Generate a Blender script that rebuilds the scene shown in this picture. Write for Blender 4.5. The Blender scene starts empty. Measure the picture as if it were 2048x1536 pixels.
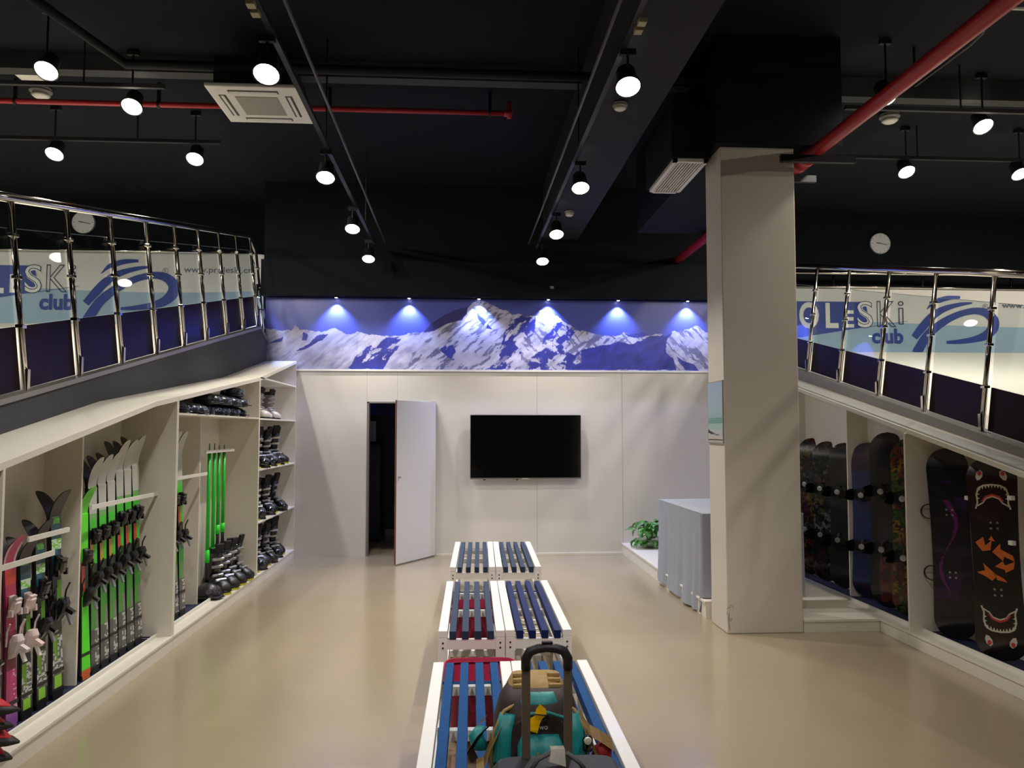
import bpy, bmesh, math, random
import numpy as np
from mathutils import Vector, Matrix, Euler
from math import sin, cos, pi, atan, radians as R, sqrt
random.seed(7)
S = bpy.context.scene
COL = S.collection
# ---------------------------------------------------------------- camera
F = 1600.0; EYE = 1.68
PITCH = atan(92 / F); YAW = atan(102 * cos(PITCH) / F)
cam_d = bpy.data.cameras.new('camera'); cam = bpy.data.objects.new('camera', cam_d); COL.objects.link(cam)
cam_d.sensor_fit = 'HORIZONTAL'; cam_d.sensor_width = 36; cam_d.lens = 36 * F / 2048
cam.location = (0, 0, EYE); cam.rotation_euler = (pi / 2 + PITCH, 0, -YAW)
cam_d.clip_end = 100
S.camera = cam
_fw = Vector((sin(YAW) * cos(PITCH), cos(YAW) * cos(PITCH), sin(PITCH))); _rt = Vector((cos(YAW), -sin(YAW), 0)); _up = _rt.cross(_fw)
def at(x, y, X=None, Y=None, Z=None):
    """point of a real plane of the room seen at a photo pixel"""
    r = _fw + _rt * (x - 1024) / F - _up * (y - 768) / F
    t = X / r.x if X is not None else Y / r.y if Y is not None else (Z - EYE) / r.z
    return Vector((0, 0, EYE)) + r * t
# ---------------------------------------------------------------- world, exposure
w = bpy.data.worlds.new('world'); S.world = w; w.use_nodes = True
w.node_tree.nodes['Background'].inputs[0].default_value = (0.5, 0.55, 0.65, 1)
w.node_tree.nodes['Background'].inputs[1].default_value = 0.02
S.view_settings.view_transform = 'Standard'; S.view_settings.look = 'None'
S.view_settings.gamma = 1; S.view_settings.use_curve_mapping = False
S.view_settings.exposure = -0.3
P_MAIN, P_SIDE, P_MURAL = 250, 210, 130
C_MAIN = (1.0, .95, .88); C_SIDE = (1, .93, .82); C_MURAL = (.36, .46, 1.0)

# ---------------------------------------------------------------- materials
def lin(c):
    return tuple(((v / 255) / 12.92 if v / 255 <= .04045 else ((v / 255 + .055) / 1.055) ** 2.4) for v in c) + (1,)
MATS = {}
def mat(name, c=(200, 200, 200), rough=.5, metal=0, noise=0, scale=8, emis=0, coat=0, bump=0, spec=.5, trans=0, alpha=None):
    if name in MATS: return MATS[name]
    m = bpy.data.materials.new(name); m.use_nodes = True; nt = m.node_tree; b = nt.nodes['Principled BSDF']
    col = lin(c); b.inputs['Base Color'].default_value = col; b.inputs['Roughness'].default_value = rough
    b.inputs['Metallic'].default_value = metal; b.inputs['Coat Weight'].default_value = coat; b.inputs['Specular IOR Level'].default_value = spec
    b.inputs['Transmission Weight'].default_value = trans
    if emis: b.inputs['Emission Color'].default_value = col; b.inputs['Emission Strength'].default_value = emis
    if noise or bump:
        tc = nt.nodes.new('ShaderNodeTexCoord'); n = nt.nodes.new('ShaderNodeTexNoise'); n.inputs['Scale'].default_value = scale; n.inputs['Detail'].default_value = 5
        nt.links.new(tc.outputs['Object'], n.inputs['Vector'])
        if noise:
            r = nt.nodes.new('ShaderNodeValToRGB')
            r.color_ramp.elements[0].position = .3; r.color_ramp.elements[1].position = .7
            r.color_ramp.elements[0].color = tuple(v * (1 - noise) for v in col[:3]) + (1,)
            r.color_ramp.elements[1].color = tuple(min(1, v * (1 + noise)) for v in col[:3]) + (1,)
            nt.links.new(n.outputs['Fac'], r.inputs['Fac']); nt.links.new(r.outputs['Color'], b.inputs['Base Color'])
        if bump:
            bp = nt.nodes.new('ShaderNodeBump'); bp.inputs['Strength'].default_value = bump; bp.inputs['Distance'].default_value = .01
            nt.links.new(n.outputs['Fac'], bp.inputs['Height']); nt.links.new(bp.outputs['Normal'], b.inputs['Normal'])
    MATS[name] = m; return m
def mat_paint(name, rough=.4, coat=0):
    if name in MATS: return MATS[name]
    m = bpy.data.materials.new(name); m.use_nodes = True; nt = m.node_tree; b = nt.nodes['Principled BSDF']
    a = nt.nodes.new('ShaderNodeAttribute'); a.attribute_name = 'Col'
    nt.links.new(a.outputs['Color'], b.inputs['Base Color']); b.inputs['Roughness'].default_value = rough; b.inputs['Coat Weight'].default_value = coat
    MATS[name] = m; return m
def mat_glass(name, tint=(.86, .9, .9), gl=.08, rough=.02):
    m = bpy.data.materials.new(name); m.use_nodes = True; nt = m.node_tree; nt.nodes.clear()
    o = nt.nodes.new('ShaderNodeOutputMaterial'); t = nt.nodes.new('ShaderNodeBsdfTransparent'); g = nt.nodes.new('ShaderNodeBsdfGlossy')
    lw = nt.nodes.new('ShaderNodeLayerWeight'); pw_ = nt.nodes.new('ShaderNodeMath'); pw_.operation = 'POWER'; pw_.inputs[1].default_value = 4; nt.links.new(lw.outputs['Facing'], pw_.inputs[0])
    f = nt.nodes.new('ShaderNodeMath'); f.operation = 'MULTIPLY_ADD'; f.inputs[1].default_value = .5; f.inputs[2].default_value = .045; nt.links.new(pw_.outputs[0], f.inputs[0])
    mx = nt.nodes.new('ShaderNodeMixShader'); t.inputs[0].default_value = (*tint, 1); g.inputs['Roughness'].default_value = rough
    nt.links.new(f.outputs[0], mx.inputs[0]); nt.links.new(t.outputs[0], mx.inputs[1]); nt.links.new(g.outputs[0], mx.inputs[2]); nt.links.new(mx.outputs[0], o.inputs[0])
    MATS[name] = m; return m
WALL = mat('wall_paint', (216, 211, 206), .55, bump=.02, scale=60)
PILLAR = mat('pillar_paint', (208, 200, 188), .6, noise=.015, scale=3, bump=.04)
LAM = mat('white_laminate', (224, 218, 204), .35, noise=.01, scale=4)
FLOORM = mat('beige_epoxy', (150, 136, 112), .2, noise=.05, scale=.9, spec=.8, coat=.1)
BLACK = mat('black_ceiling_paint', (19, 22, 28), .9, spec=.2, noise=.12, scale=1.5)
BEAMM = mat('dark_beam_paint', (24, 26, 29), .85, noise=.1, scale=3)
BEAML = mat('grey_beam_paint', (54, 57, 56), .85, noise=.1, scale=3)
STEEL = mat('polished_steel', (205, 200, 190), .12, 1)
BRUSH = mat('satin_steel', (190, 190, 185), .3, 1)
GLASS = mat_glass('railing_glass')
DARKP = mat('dark_acrylic', (40, 28, 32), .3, noise=.1, scale=2, spec=.06)
GREYF = mat('grey_carpet_skirt', (66, 68, 71), .9, noise=.12, scale=60)
SNOW = mat('white_slope_mat', (235, 230, 215), .6, noise=.02, scale=20)
RED = mat('red_pipe_paint', (176, 40, 48), .35)
DKMET = mat('dark_metal', (20, 20, 22), .6, .2)
WPLAST = mat('white_plastic', (225, 222, 212), .45)
LENS = mat('lamp_lens', (255, 246, 232), .3, emis=22)
LENSB = mat('blue_lamp_lens', (200, 215, 255), .3, emis=40)
BLK = mat('black_plastic', (22, 22, 25), .38)
BLKG = mat('glossy_black_plastic', (20, 20, 24), .15, coat=.5)
SILV = mat('silver_plastic', (170, 170, 172), .3, .6)
WBENCH = mat('white_gloss_paint', (238, 236, 232), .3, coat=.2)
BLUEM = mat('blue_mat', (12, 20, 60), .7)
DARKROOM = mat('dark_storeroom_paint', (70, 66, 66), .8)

# ---------------------------------------------------------------- mesh helpers
def NB(): return bmesh.new()
def box(bm, x0, x1, y0, y1, z0, z1):
    v = [bm.verts.new((x, y, z)) for z in (z0, z1) for x, y in ((x0, y0), (x1, y0), (x1, y1), (x0, y1))]
    for f in ((3, 2, 1, 0), (4, 5, 6, 7), (0, 1, 5, 4), (1, 2, 6, 5), (2, 3, 7, 6), (3, 0, 4, 7)): bm.faces.new([v[i] for i in f])
    return v
def obox(bm, c, s, rot=(0, 0, 0)):
    v = box(bm, -s[0] / 2, s[0] / 2, -s[1] / 2, s[1] / 2, -s[2] / 2, s[2] / 2)
    bmesh.ops.transform(bm, matrix=Matrix.Translation(c) @ Euler(rot).to_matrix().to_4x4(), verts=v); return v
def rings(bm, rs, close=True, caps=True):
    vs = [[bm.verts.new(p) for p in r] for r in rs]; n = len(vs[0])
    for a, b in zip(vs, vs[1:]):
        for i in range(n if close else n - 1):
            j = (i + 1) % n; bm.faces.new((a[i], a[j], b[j], b[i]))
    if caps and close and n > 2:
        bm.faces.new(vs[0][::-1]); bm.faces.new(vs[-1])
    return vs
def tube(bm, pts, r, seg=10, caps=True, flat=1.0):
    pts = [Vector(p) for p in pts]; rs = []
    rr = r if isinstance(r, (list, tuple)) else [r] * len(pts)
    prev = None
    for i, p in enumerate(pts):
        d = (pts[min(i + 1, len(pts) - 1)] - pts[max(i - 1, 0)]).normalized()
        if prev is None:
            a = Vector((0, 0, 1)) if abs(d.z) < .9 else Vector((1, 0, 0)); u = d.cross(a).normalized()
        else: u = (prev - d * prev.dot(d)).normalized()
        prev = u; v = d.cross(u)
        rs.append([p + (u * cos(2 * pi * k / seg) + v * sin(2 * pi * k / seg) * flat) * rr[i] for k in range(seg)])
    rings(bm, rs, caps=caps)
def lathe(bm, prof, c=(0, 0, 0), seg=24, mtx=None, caps=True):
    M_ = mtx or Matrix.Translation(c)
    rings(bm, [[M_ @ Vector((r * cos(2 * pi * k / seg), r * sin(2 * pi * k / seg), z)) for k in range(seg)] for r, z in prof], caps=caps)
def prism(bm, poly, z0, z1, mtx=None):
    M_ = mtx or Matrix()
    a = [bm.verts.new(M_ @ Vector((x, y, z0))) for x, y in poly]; b = [bm.verts.new(M_ @ Vector((x, y, z1))) for x, y in poly]
    bm.faces.new(a[::-1]); bm.faces.new(b)
    n = len(poly)
    for i in range(n): bm.faces.new((a[i], a[(i + 1) % n], b[(i + 1) % n], b[i]))
def loft(bm, secs, seg=16, pw=2.6):
    """secs: (centre, u vector, v vector) of superellipse rings"""
    rs = []
    for c, u, v in secs:
        c, u, v = Vector(c), Vector(u), Vector(v); r = []
        for k in range(seg):
            a = 2 * pi * k / seg; ca, sa = cos(a), sin(a)
            r.append(c + u * math.copysign(abs(ca) ** (2 / pw), ca) + v * math.copysign(abs(sa) ** (2 / pw), sa))
        rs.append(r)
    rings(bm, rs)
def obj(name, bm, m, parent=None, bev=0, smooth=False, kind=None, label=None, world=True, paint=None, sub=0):
    bmesh.ops.recalc_face_normals(bm, faces=bm.faces)
    me = bpy.data.meshes.new(name)
    if parent is not None and world:
        r = parent
        while r.parent: r = r.parent
        bmesh.ops.translate(bm, vec=-Vector(r.location), verts=bm.verts)
    bm.to_mesh(me); bm.free()
    if smooth:
        for p in me.polygons: p.use_smooth = True
    o = bpy.data.objects.new(name, me); COL.objects.link(o); me.materials.append(m)
    if paint:
        ca = me.color_attributes.new('Col', 'FLOAT_COLOR', 'CORNER')
        for p in me.polygons:
            c = p.center; q = lin(paint(c.x, c.y, c.z, p.normal))
            for li in p.loop_indices: ca.data[li].color = q
    if bev:
        b = o.modifiers.new('bevel', 'BEVEL'); b.width = bev; b.segments = 2; b.limit_method = 'ANGLE'
    if sub:
        b = o.modifiers.new('subd', 'SUBSURF'); b.levels = sub; b.render_levels = sub
    if parent: o.parent = parent
    if kind: o['kind'] = kind
    if label: o['label'] = label
    return o
def thing(name, label, cat, loc=(0, 0, 0), group=None):
    o = bpy.data.objects.new(name, None); COL.objects.link(o); o.location = loc; o.empty_display_size = .1
    tag(o, label, cat, group); return o
def tag(o, label, cat, group=None):
    o['label'] = label; o['category'] = cat
    if group: o['group'] = group
    return o
def struct(name, bm, m, **k): return obj(name, bm, m, kind='structure', **k)
def sbox(name, m, *a, **k):
    bm = NB(); box(bm, *a); return struct(name, bm, m, **k)
CH = {}
def copy_tree(o, parent=None):
    c = o.copy(); COL.objects.link(c)
    if parent: c.parent = parent
    for ch in [x for x in COL.objects if x.parent == o]: copy_tree(ch, c)
    return c
class Proto:
    """build once at the origin, first use moves it, later uses copy it"""
    def __init__(s, build): s.build = build; s.o = None
    def put(s, loc, rot=(0, 0, 0), label='', group=None, scale=1):
        if s.o is None: s.o = s.build(); o = s.o
        else: o = copy_tree(s.o)
        o.location = loc; o.rotation_euler = rot; o.scale = (scale,) * 3 if not isinstance(scale, tuple) else scale
        o['label'] = label
        if group: o['group'] = group
        return o
ORD = ['first', 'second', 'third', 'fourth', 'fifth', 'sixth', 'seventh', 'eighth', 'ninth', 'tenth', 'eleventh']
def text_mesh(s, size=1, outline=0, bold=0):
    c = bpy.data.curves.new('t', 'FONT'); c.body = s; c.size = size; c.offset = bold; c.resolution_u = 4
    if outline: c.fill_mode = 'NONE'; c.bevel_depth = outline; c.bevel_resolution = 1
    o = bpy.data.objects.new('t', c); COL.objects.link(o)
    dg = bpy.context.evaluated_depsgraph_get(); dg.update()
    me = bpy.data.meshes.new_from_object(o.evaluated_get(dg)); bpy.data.objects.remove(o); bpy.data.curves.remove(c)
    return me
def add_text(bm, s, x0, x1, z0, z1, M_, outline=0, bold=0):
    """text stretched to the x/z box, in the local XZ plane, placed by M_"""
    me = text_mesh(s, 1, 0, bold)
    xs = [v.co.x for v in me.vertices]; ys = [v.co.y for v in me.vertices]
    a, b, c, d = min(xs), max(xs), min(ys), max(ys)
    if outline: me = text_mesh(s, 1, outline, 0)
    T = M_ @ Matrix(((( x1 - x0) / (b - a), 0, 0, x0 - a * (x1 - x0) / (b - a)), (0, 0, .001 if outline else 1, 0), (0, (z1 - z0) / (d - c), 0, z0 - c * (z1 - z0) / (d - c)), (0, 0, 0, 1)))
    me.transform(T); bm.from_mesh(me)

# ================================================================ room shell
YW = 10.85          # white partition and mural wall
YB = 12.0           # rear wall above the two slopes
CEIL = 5.05
sbox('floor', FLOORM, -9.5, 10.5, -3.5, 13.2, -.1, 0)
sbox('ceiling', BLACK, -9.5, 10.5, -3.5, 13.2, CEIL, CEIL + .1)
sbox('wall_left', BLACK, -9.6, -9.5, -3.5, 13.2, 0, CEIL)
sbox('wall_right', BLACK, 10.5, 10.6, -3.5, 13.2, 0, CEIL)
sbox('wall_rear', mat('rear_wall_paint', (60, 60, 62), .7), -9.5, 10.5, -3.6, -3.5, 0, CEIL)
bm = NB()
box(bm, -9.5, -2.68, YB, YB + .1, 0, CEIL); box(bm, 3.9, 10.5, YB, YB + .1, 0, CEIL)
struct('wall_back', bm, BLACK)
# white partition with the door opening
DX0, DX1, DZ = -1.262, -.349, 2.06
bm = NB()
for x0, x1 in ((-2.66, DX0), (DX1, 1.03), (1.035, 2.2), (2.205, 3.9)):
    box(bm, x0, x1, YW, YW + .12, 0, 2.48)
box(bm, DX0, DX1, YW, YW + .12, DZ, 2.48); box(bm, -2.66, 3.9, YW + .03, YW + .12, DZ + .1, 2.48)
struct('wall_partition', bm, WALL)
sbox('wall_upper', BLACK, -2.66, 3.9, YW + .02, YB, 2.481, CEIL)
bm = NB()
box(bm, DX0, DX0 + .03, YW - .004, YW + .13, 0, DZ); box(bm, DX1 - .02, DX1, YW + .03, YW + .13, 0, DZ); box(bm, DX0, DX1, YW - .004, YW + .13, DZ - .02, DZ)
struct('trim_1', bm, mat('grey_door_frame', (120, 116, 110), .5))
sbox('trim_2', WPLAST, -2.2, 3.9, YW - .025, YW + .02, 2.47, 2.495)
sbox('baseboard_back', WPLAST, -.33, 2.19, YW - .012, YW, 0, .025)
bm = NB()
for x in (DX0 - .005, -.86, 1.03, 2.2): box(bm, x, x + .004, YW - .0015, YW, DZ + .01 if -1.3 < x < -.3 else .03, 2.47)
struct('trim_3', bm, mat('seam_grey', (176, 170, 162), .7))  # thin strips in a greyer tone marking the wall panel seams
# door leaf
hinge = Vector((DX1, YW - .01, 0)); free = Vector((-.812, 10.09, 0)); d = (free - hinge); L = d.length; ang = math.atan2(d.y, d.x)
def leafbm(a, b, c, e, z0, z1):
    bm = NB(); v = box(bm, a, b, c, e, z0, z1); bmesh.ops.transform(bm, matrix=Matrix.Translation(hinge) @ Matrix.Rotation(ang, 4, 'Z'), verts=v); return bm
door = struct('door_1', leafbm(0, L, -.012, .012, .015, DZ - .005), mat('door_paint', (212, 208, 204), .5), bev=.002)
obj('door_edge', leafbm(L - .001, L + .003, -.008, .013, .015, DZ - .005), mat('red_brown_edge', (120, 62, 52), .6), door)
obj('door_handle', leafbm(L - .06, L - .04, .012, .04, 1.08, 1.1), BRUSH, door)
obj('hinge', leafbm(-.004, .02, -.03, .0, 1.6, 1.72), DKMET, door); obj('hinge', leafbm(-.004, .02, -.03, .0, .3, .42), WPLAST, door)
# storeroom seen through the opening
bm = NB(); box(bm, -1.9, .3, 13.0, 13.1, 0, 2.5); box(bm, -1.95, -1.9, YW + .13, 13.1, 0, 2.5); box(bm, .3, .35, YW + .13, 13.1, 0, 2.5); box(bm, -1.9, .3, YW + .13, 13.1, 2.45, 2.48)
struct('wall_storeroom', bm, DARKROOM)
o = thing('fuse_box', 'pale grey metal box on the dark wall seen through the open door', 'box', (-1.38, 12.95, 1.6))
bm = NB(); box(bm, -1.55, -1.36, 12.9, 13.0, 1.5, 1.82); obj('body', bm, WPLAST, o, bev=.004)
bm = NB(); box(bm, -1.535, -1.375, 12.892, 12.9, 1.52, 1.80); obj('door', bm, WALL, o, bev=.002)
o = thing('storage_cupboard', 'dark blue overhead panel at the top of the storeroom doorway', 'cupboard', (-1.2, 12.8, 1.85))
bm = NB(); box(bm, -1.62, -.9, 12.6, 12.99, 1.9, 2.4); obj('body', bm, mat('navy_panel', (22, 24, 92), .5), o)
bm = NB(); box(bm, -1.6, -1.3, 12.59, 12.6, 1.92, 2.38); obj('door', bm, mat('blue_panel', (36, 40, 150), .5), o)
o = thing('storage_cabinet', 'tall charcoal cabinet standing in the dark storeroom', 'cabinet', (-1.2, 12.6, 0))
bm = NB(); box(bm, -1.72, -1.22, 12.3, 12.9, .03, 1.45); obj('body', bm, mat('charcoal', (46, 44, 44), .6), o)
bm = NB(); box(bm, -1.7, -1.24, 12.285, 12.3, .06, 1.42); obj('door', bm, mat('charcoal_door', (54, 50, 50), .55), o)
bm = NB(); box(bm, -1.2, -.4, 12.97, 13.0, 0, .1); struct('baseboard_storeroom', bm, mat('pale_skirting', (150, 148, 142), .5))

# ---- pillar
pil = sbox('pillar', PILLAR, 2.2, 2.845, 6.58, 7.0, 0, 4.1, bev=.008)
bm = NB()
for k in range(5):
    a = k * 1.2; tube(bm, [(2.22 + .03 * cos(a + t) * (1 - .1 * k), 6.5785, .21 + .028 * sin(a + t) - .02 * k) for t in (0, .5, 1.0, 1.5)], .0018, 5)
tube(bm, [(2.216, 6.5785, .17), (2.212, 6.5785, .1), (2.218, 6.5785, .03)], .003, 5)
tag(obj('scuff_mark', bm, mat('grey_scuff', (140, 126, 112), .8)), 'faint grey scuff low on the near left edge of the pillar', 'mark')
# ---- beams and boxes at the ceiling
sbox('trim_4', BLACK, 2.15, 3.24, 6.5, 9.6, 4.1, CEIL)                      # box over the pillar
sbox('trim_5', BEAML, -9.5, 2.15, 7.22, 7.36, 4.9, CEIL); sbox('trim_6', BEAML, 3.24, 10.5, 7.25, 7.39, 4.86, CEIL)
sbox('trim_7', BEAMM, 1.12, 1.6, -3.5, YW, 4.3, CEIL)                     # long beam that carries the right track
sbox('trim_9', BLACK, -2.66, 3.9, YW - .14, YW + .02, 3.47, 3.95)          # soffit over the mural

# ---------------------------------------------------------------- mural
def build_mural():
    X0, X1, Z0, Z1 = -2.62, 3.41, 2.495, 3.46
    NXg, NZg = 1000, 170
    rng = np.random.RandomState(3)
    def fbm(x, z, sx, sz, octv=5):
        out = np.zeros_like(x); amp = 1; tot = 0
        for o_ in range(octv):
            g = rng.rand(256, 256); u = x * sx * 2 ** o_; v = z * sz * 2 ** o_
            i = np.floor(u).astype(int); j = np.floor(v).astype(int); fu = u - i; fv = v - j; fu = fu * fu * (3 - 2 * fu); fv = fv * fv * (3 - 2 * fv)
            G = lambda a, b: g[a % 256, b % 256]
            out += amp * ((G(i, j) * (1 - fu) + G(i + 1, j) * fu) * (1 - fv) + (G(i, j + 1) * (1 - fu) + G(i + 1, j + 1) * fu) * fv); tot += amp; amp *= .55
        return out / tot
    px = np.linspace(540, 1418, NXg); py = np.linspace(600, 741, NZg)      # picture units of the print
    PX, PY = np.meshgrid(px, py)
    wob = (fbm(PX, PY, .06, .06) - .5) * 9; wob2 = (fbm(PX, PY, .05, .05) - .5) * 12
    def inside(poly, ax, ay):
        r = np.zeros(ax.shape, bool); n = len(poly)
        for i in range(n):
            x1, y1 = poly[i]; x2, y2 = poly[(i + 1) % n]
            if y1 == y2: continue
            c = ((y1 > ay) != (y2 > ay)) & (ax < (x2 - x1) * (ay - y1) / (y2 - y1) + x1); r ^= c
        return r
    sky = [(540, 662), (560, 665), (590, 664), (597, 655), (606, 664), (618, 664), (640, 669), (660, 664), (672, 660), (690, 668), (700, 674), (718, 667), (738, 671), (760, 675), (795, 675), (820, 668), (848, 666), (870, 662), (890, 648), (922, 641), (932, 622), (945, 606), (960, 601), (978, 606), (998, 618), (1012, 622), (1022, 630), (1034, 627), (1046, 633), (1070, 632), (1076, 622), (1086, 619), (1100, 625), (1113, 632), (1130, 645), (1150, 659), (1175, 664), (1200, 668), (1222, 673), (1240, 669), (1246, 664), (1264, 668), (1290, 664), (1300, 671), (1318, 666), (1332, 672), (1345, 662), (1360, 660), (1380, 655), (1394, 648), (1404, 658), (1418, 664)]
    ridge = np.interp(PX + wob * .6, [p[0] for p in sky], [p[1] for p in sky]) + (fbm(PX, PY * 0, .12, 1) - .5) * 7
    land = PY > ridge
    ax, ay = PX + wob, PY + wob2 * .7
    blue = [[(600, 705), (622, 692), (640, 676), (662, 672), (646, 686), (622, 700)], [(548, 690), (575, 678), (570, 688)], [(608, 684), (612, 668), (622, 672), (618, 684)],
            [(700, 741), (716, 716), (742, 694), (770, 680), (800, 676), (806, 686), (792, 706), (768, 741)],
            [(1012, 655), (1020, 634), (1040, 632), (1068, 633), (1068, 652), (1060, 676), (1056, 690), (1050, 675), (1044, 662), (1032, 672), (1030, 690), (1042, 708), (1020, 712), (1018, 741), (974, 741), (992, 722), (1000, 690)],
            [(1098, 662), (1112, 646), (1122, 643), (1148, 666), (1134, 680), (1132, 702), (1150, 712), (1130, 730), (1110, 741), (1048, 741), (1060, 718), (1082, 700), (1086, 676)],
            [(1150, 706), (1180, 694), (1215, 690), (1240, 684), (1262, 688), (1276, 680), (1300, 672), (1345, 664), (1333, 680), (1332, 700), (1344, 716), (1352, 741), (1118, 741)],
            [(1250, 668), (1290, 661), (1300, 670), (1270, 674)], [(1360, 726), (1352, 712), (1388, 728), (1398, 741), (1372, 741)],
            [(940, 612), (952, 606), (950, 620), (966, 640), (984, 662), (972, 660), (956, 640)], [(880, 700), (900, 684), (912, 706), (905, 725), (892, 716)]]
    B = np.zeros(PX.shape, bool)
    for p in blue: B |= inside(p, ax, ay)
    patches = fbm(ax * 1.0 + ay * .5, ay, .10, .09)
    B &= ~((patches > .60) & (PX > 985) & (PX < 1160))
    B &= ~((fbm(ax + ay, ay - ax * .3, .09, .05) > .62) & (PX > 690) & (PX < 1130))
    dark_ridge = inside([(846, 668), (862, 650), (884, 634), (908, 622), (934, 616), (932, 630), (920, 642), (892, 650), (868, 664)], PX, PY)
    streak = fbm(ax + ay * 1.1, ay - ax * .15, .11, .05); streak2 = fbm(ax - ay * .9, ay, .16, .06)
    rock = (np.where(PX < 1040, streak, streak2) > .60) & (PX > 860)
    rock |= ((streak > .57) & (PX > 800) & (PX < 1010) & (fbm(PX, PY, .02, .03) > .5))
    rock |= (PX > 1130) & (PX < 1260) & (streak > .5)
    n1 = fbm(PX, PY, .03, .05)
    C3 = np.zeros(PX.shape + (3,))
    skyc = np.array([80., 84, 160]); 
    C3[:] = skyc + (PY[..., None] - 600) / 140 * np.array([-6, 6, 14.])
    snow = np.array([182., 180, 204]) * (.80 + .34 * n1[..., None]) * np.where(PX < 720, .93, 1)[..., None]
    soft = (streak - .5)[..., None] * np.array([90., 90, 60]); snow = snow - np.clip(soft, -10, 60)
    C3[land] = snow[land]
    C3[land & rock] = (np.array([112., 112, 146]) * (.7 + .6 * n1[..., None]))[land & rock]
    C3[dark_ridge] = (60, 58, 116)
    C3[land & B] = (np.array([58., 62, 142]) * (.75 + .5 * patches[..., None]))[land & B]
    C3 = np.clip(C3, 0, 255) / 255
    L3 = np.where(C3 <= .04045, C3 / 12.92, ((C3 + .055) / 1.055) ** 2.4)
    xs = np.linspace(X0, X1, NXg); zs = np.linspace(Z1, Z0, NZg); GX, GZ = np.meshgrid(xs, zs)
    co = np.stack([GX, np.full_like(GX, YW - .012), GZ], -1).reshape(-1, 3)
    idx = np.arange(NXg * NZg).reshape(NZg, NXg)
    q = np.stack([idx[:-1, :-1], idx[1:, :-1], idx[1:, 1:], idx[:-1, 1:]], -1).reshape(-1, 4)
    me = bpy.data.meshes.new('mountain_mural'); me.vertices.add(len(co)); me.vertices.foreach_set('co', co.ravel())
    me.loops.add(q.size); me.loops.foreach_set('vertex_index', q.ravel()); me.polygons.add(len(q))
    me.polygons.foreach_set('loop_start', np.arange(0, q.size, 4)); me.polygons.foreach_set('loop_total', np.full(len(q), 4)); me.update()
    ca = me.color_attributes.new('Col', 'FLOAT_COLOR', 'POINT'); ca.data.foreach_set('color', np.concatenate([L3.reshape(-1, 3), np.ones((len(co), 1))], 1).ravel())
    me.materials.append(mat_paint('mural_print', .35)); return me
t = thing('mountain_mural', 'long blue panoramic print of snowy mountains above the white wall', 'mural', (.4, YW - .01, 2.495))
o = bpy.data.objects.new('print', build_mural()); COL.objects.link(o); o.parent = t; o.location = -Vector(t.location)
bm = NB(); box(bm, -2.62, 3.41, YW - .011, YW + .019, 2.497, 3.46); obj('backing_board', bm, mat('board_grey', (120, 120, 140), .6), t)

# ---------------------------------------------------------------- light fittings
def lamp_proto(nm, cat, power, color, size, r, tilt, lens, spread, stem=.24, btilt=None):
    def build():
        t = thing(nm, '', cat)
        Rm = Matrix.Rotation(tilt, 4, 'X')
        bm = NB(); lathe(bm, [(r * .62, .16), (r * .8, .14), (r * .86, .02), (r * 1.12, 0), (r * 1.12, -.012), (r * 1.0, -.012)], mtx=Rm, seg=20, caps=False); obj('head', bm, DKMET if r > .04 else BLK, t, smooth=True)
        bm = NB(); lathe(bm, [(r * 1.0, -.006), (r * .7, -.014), (r * .2, -.018)], mtx=Rm, seg=20); obj('lens', bm, lens, t, smooth=True)
        if r > .04:
            bm = NB(); tube(bm, [(0, 0, .09), (0, 0, stem)], .009, 8); box(bm, -.05, .05, -.018, .018, stem - .04, stem); obj('bracket', bm, DKMET, t)
        ld = bpy.data.lights.new('spot', 'SPOT'); ld.energy = power; ld.color = color; ld.spot_size = spread; ld.spot_blend = .75; ld.shadow_soft_size = size
        lo = bpy.data.objects.new('bulb', ld); COL.objects.link(lo); lo.parent = t
        lo.location = Rm @ Vector((0, 0, -.03)); lo.rotation_euler = (tilt if btilt is None else btilt, 0, 0)
        return t
    return Proto(build)
LM = lamp_proto('track_spotlight', 'spotlight', P_MAIN, C_MAIN, .05, .078, -.5, LENS, R(100), btilt=-.12)
ZL = 3.88
rowL = [at(x, y, Z=ZL) for x, y in ((533, 147), (651, 354), (705, 457), (737, 517))]
rowR = [at(x, y, Z=ZL) for x, y in ((1256, 172), (1161, 375), (1113, 468), (1085, 522))]
for nm, row in (('left', rowL), ('right', rowR)):
    for i, p in enumerate(row):
        LM.put((p.x, min(p.y, YW - .5), ZL), (0, 0, 0), f'lit white spotlight, {["nearest", "second nearest", "third nearest", "farthest"][i]} on the long {nm} ceiling track', f'spotlights on the {nm} track')
LO = lamp_proto('track_spotlight', 'spotlight', 100, C_MAIN, .05, .078, -.5, LENS, R(96))
for x in (-1.19, 1.1):      # the same tracks go on over the camera and light the near floor
    for y in (3.1, 1.1, -1.0):
        LO.put((x, y, ZL), (0, 0, pi), 'lit spotlight of the long ceiling tracks overhead, outside the photo', 'spotlights overhead')
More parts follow.
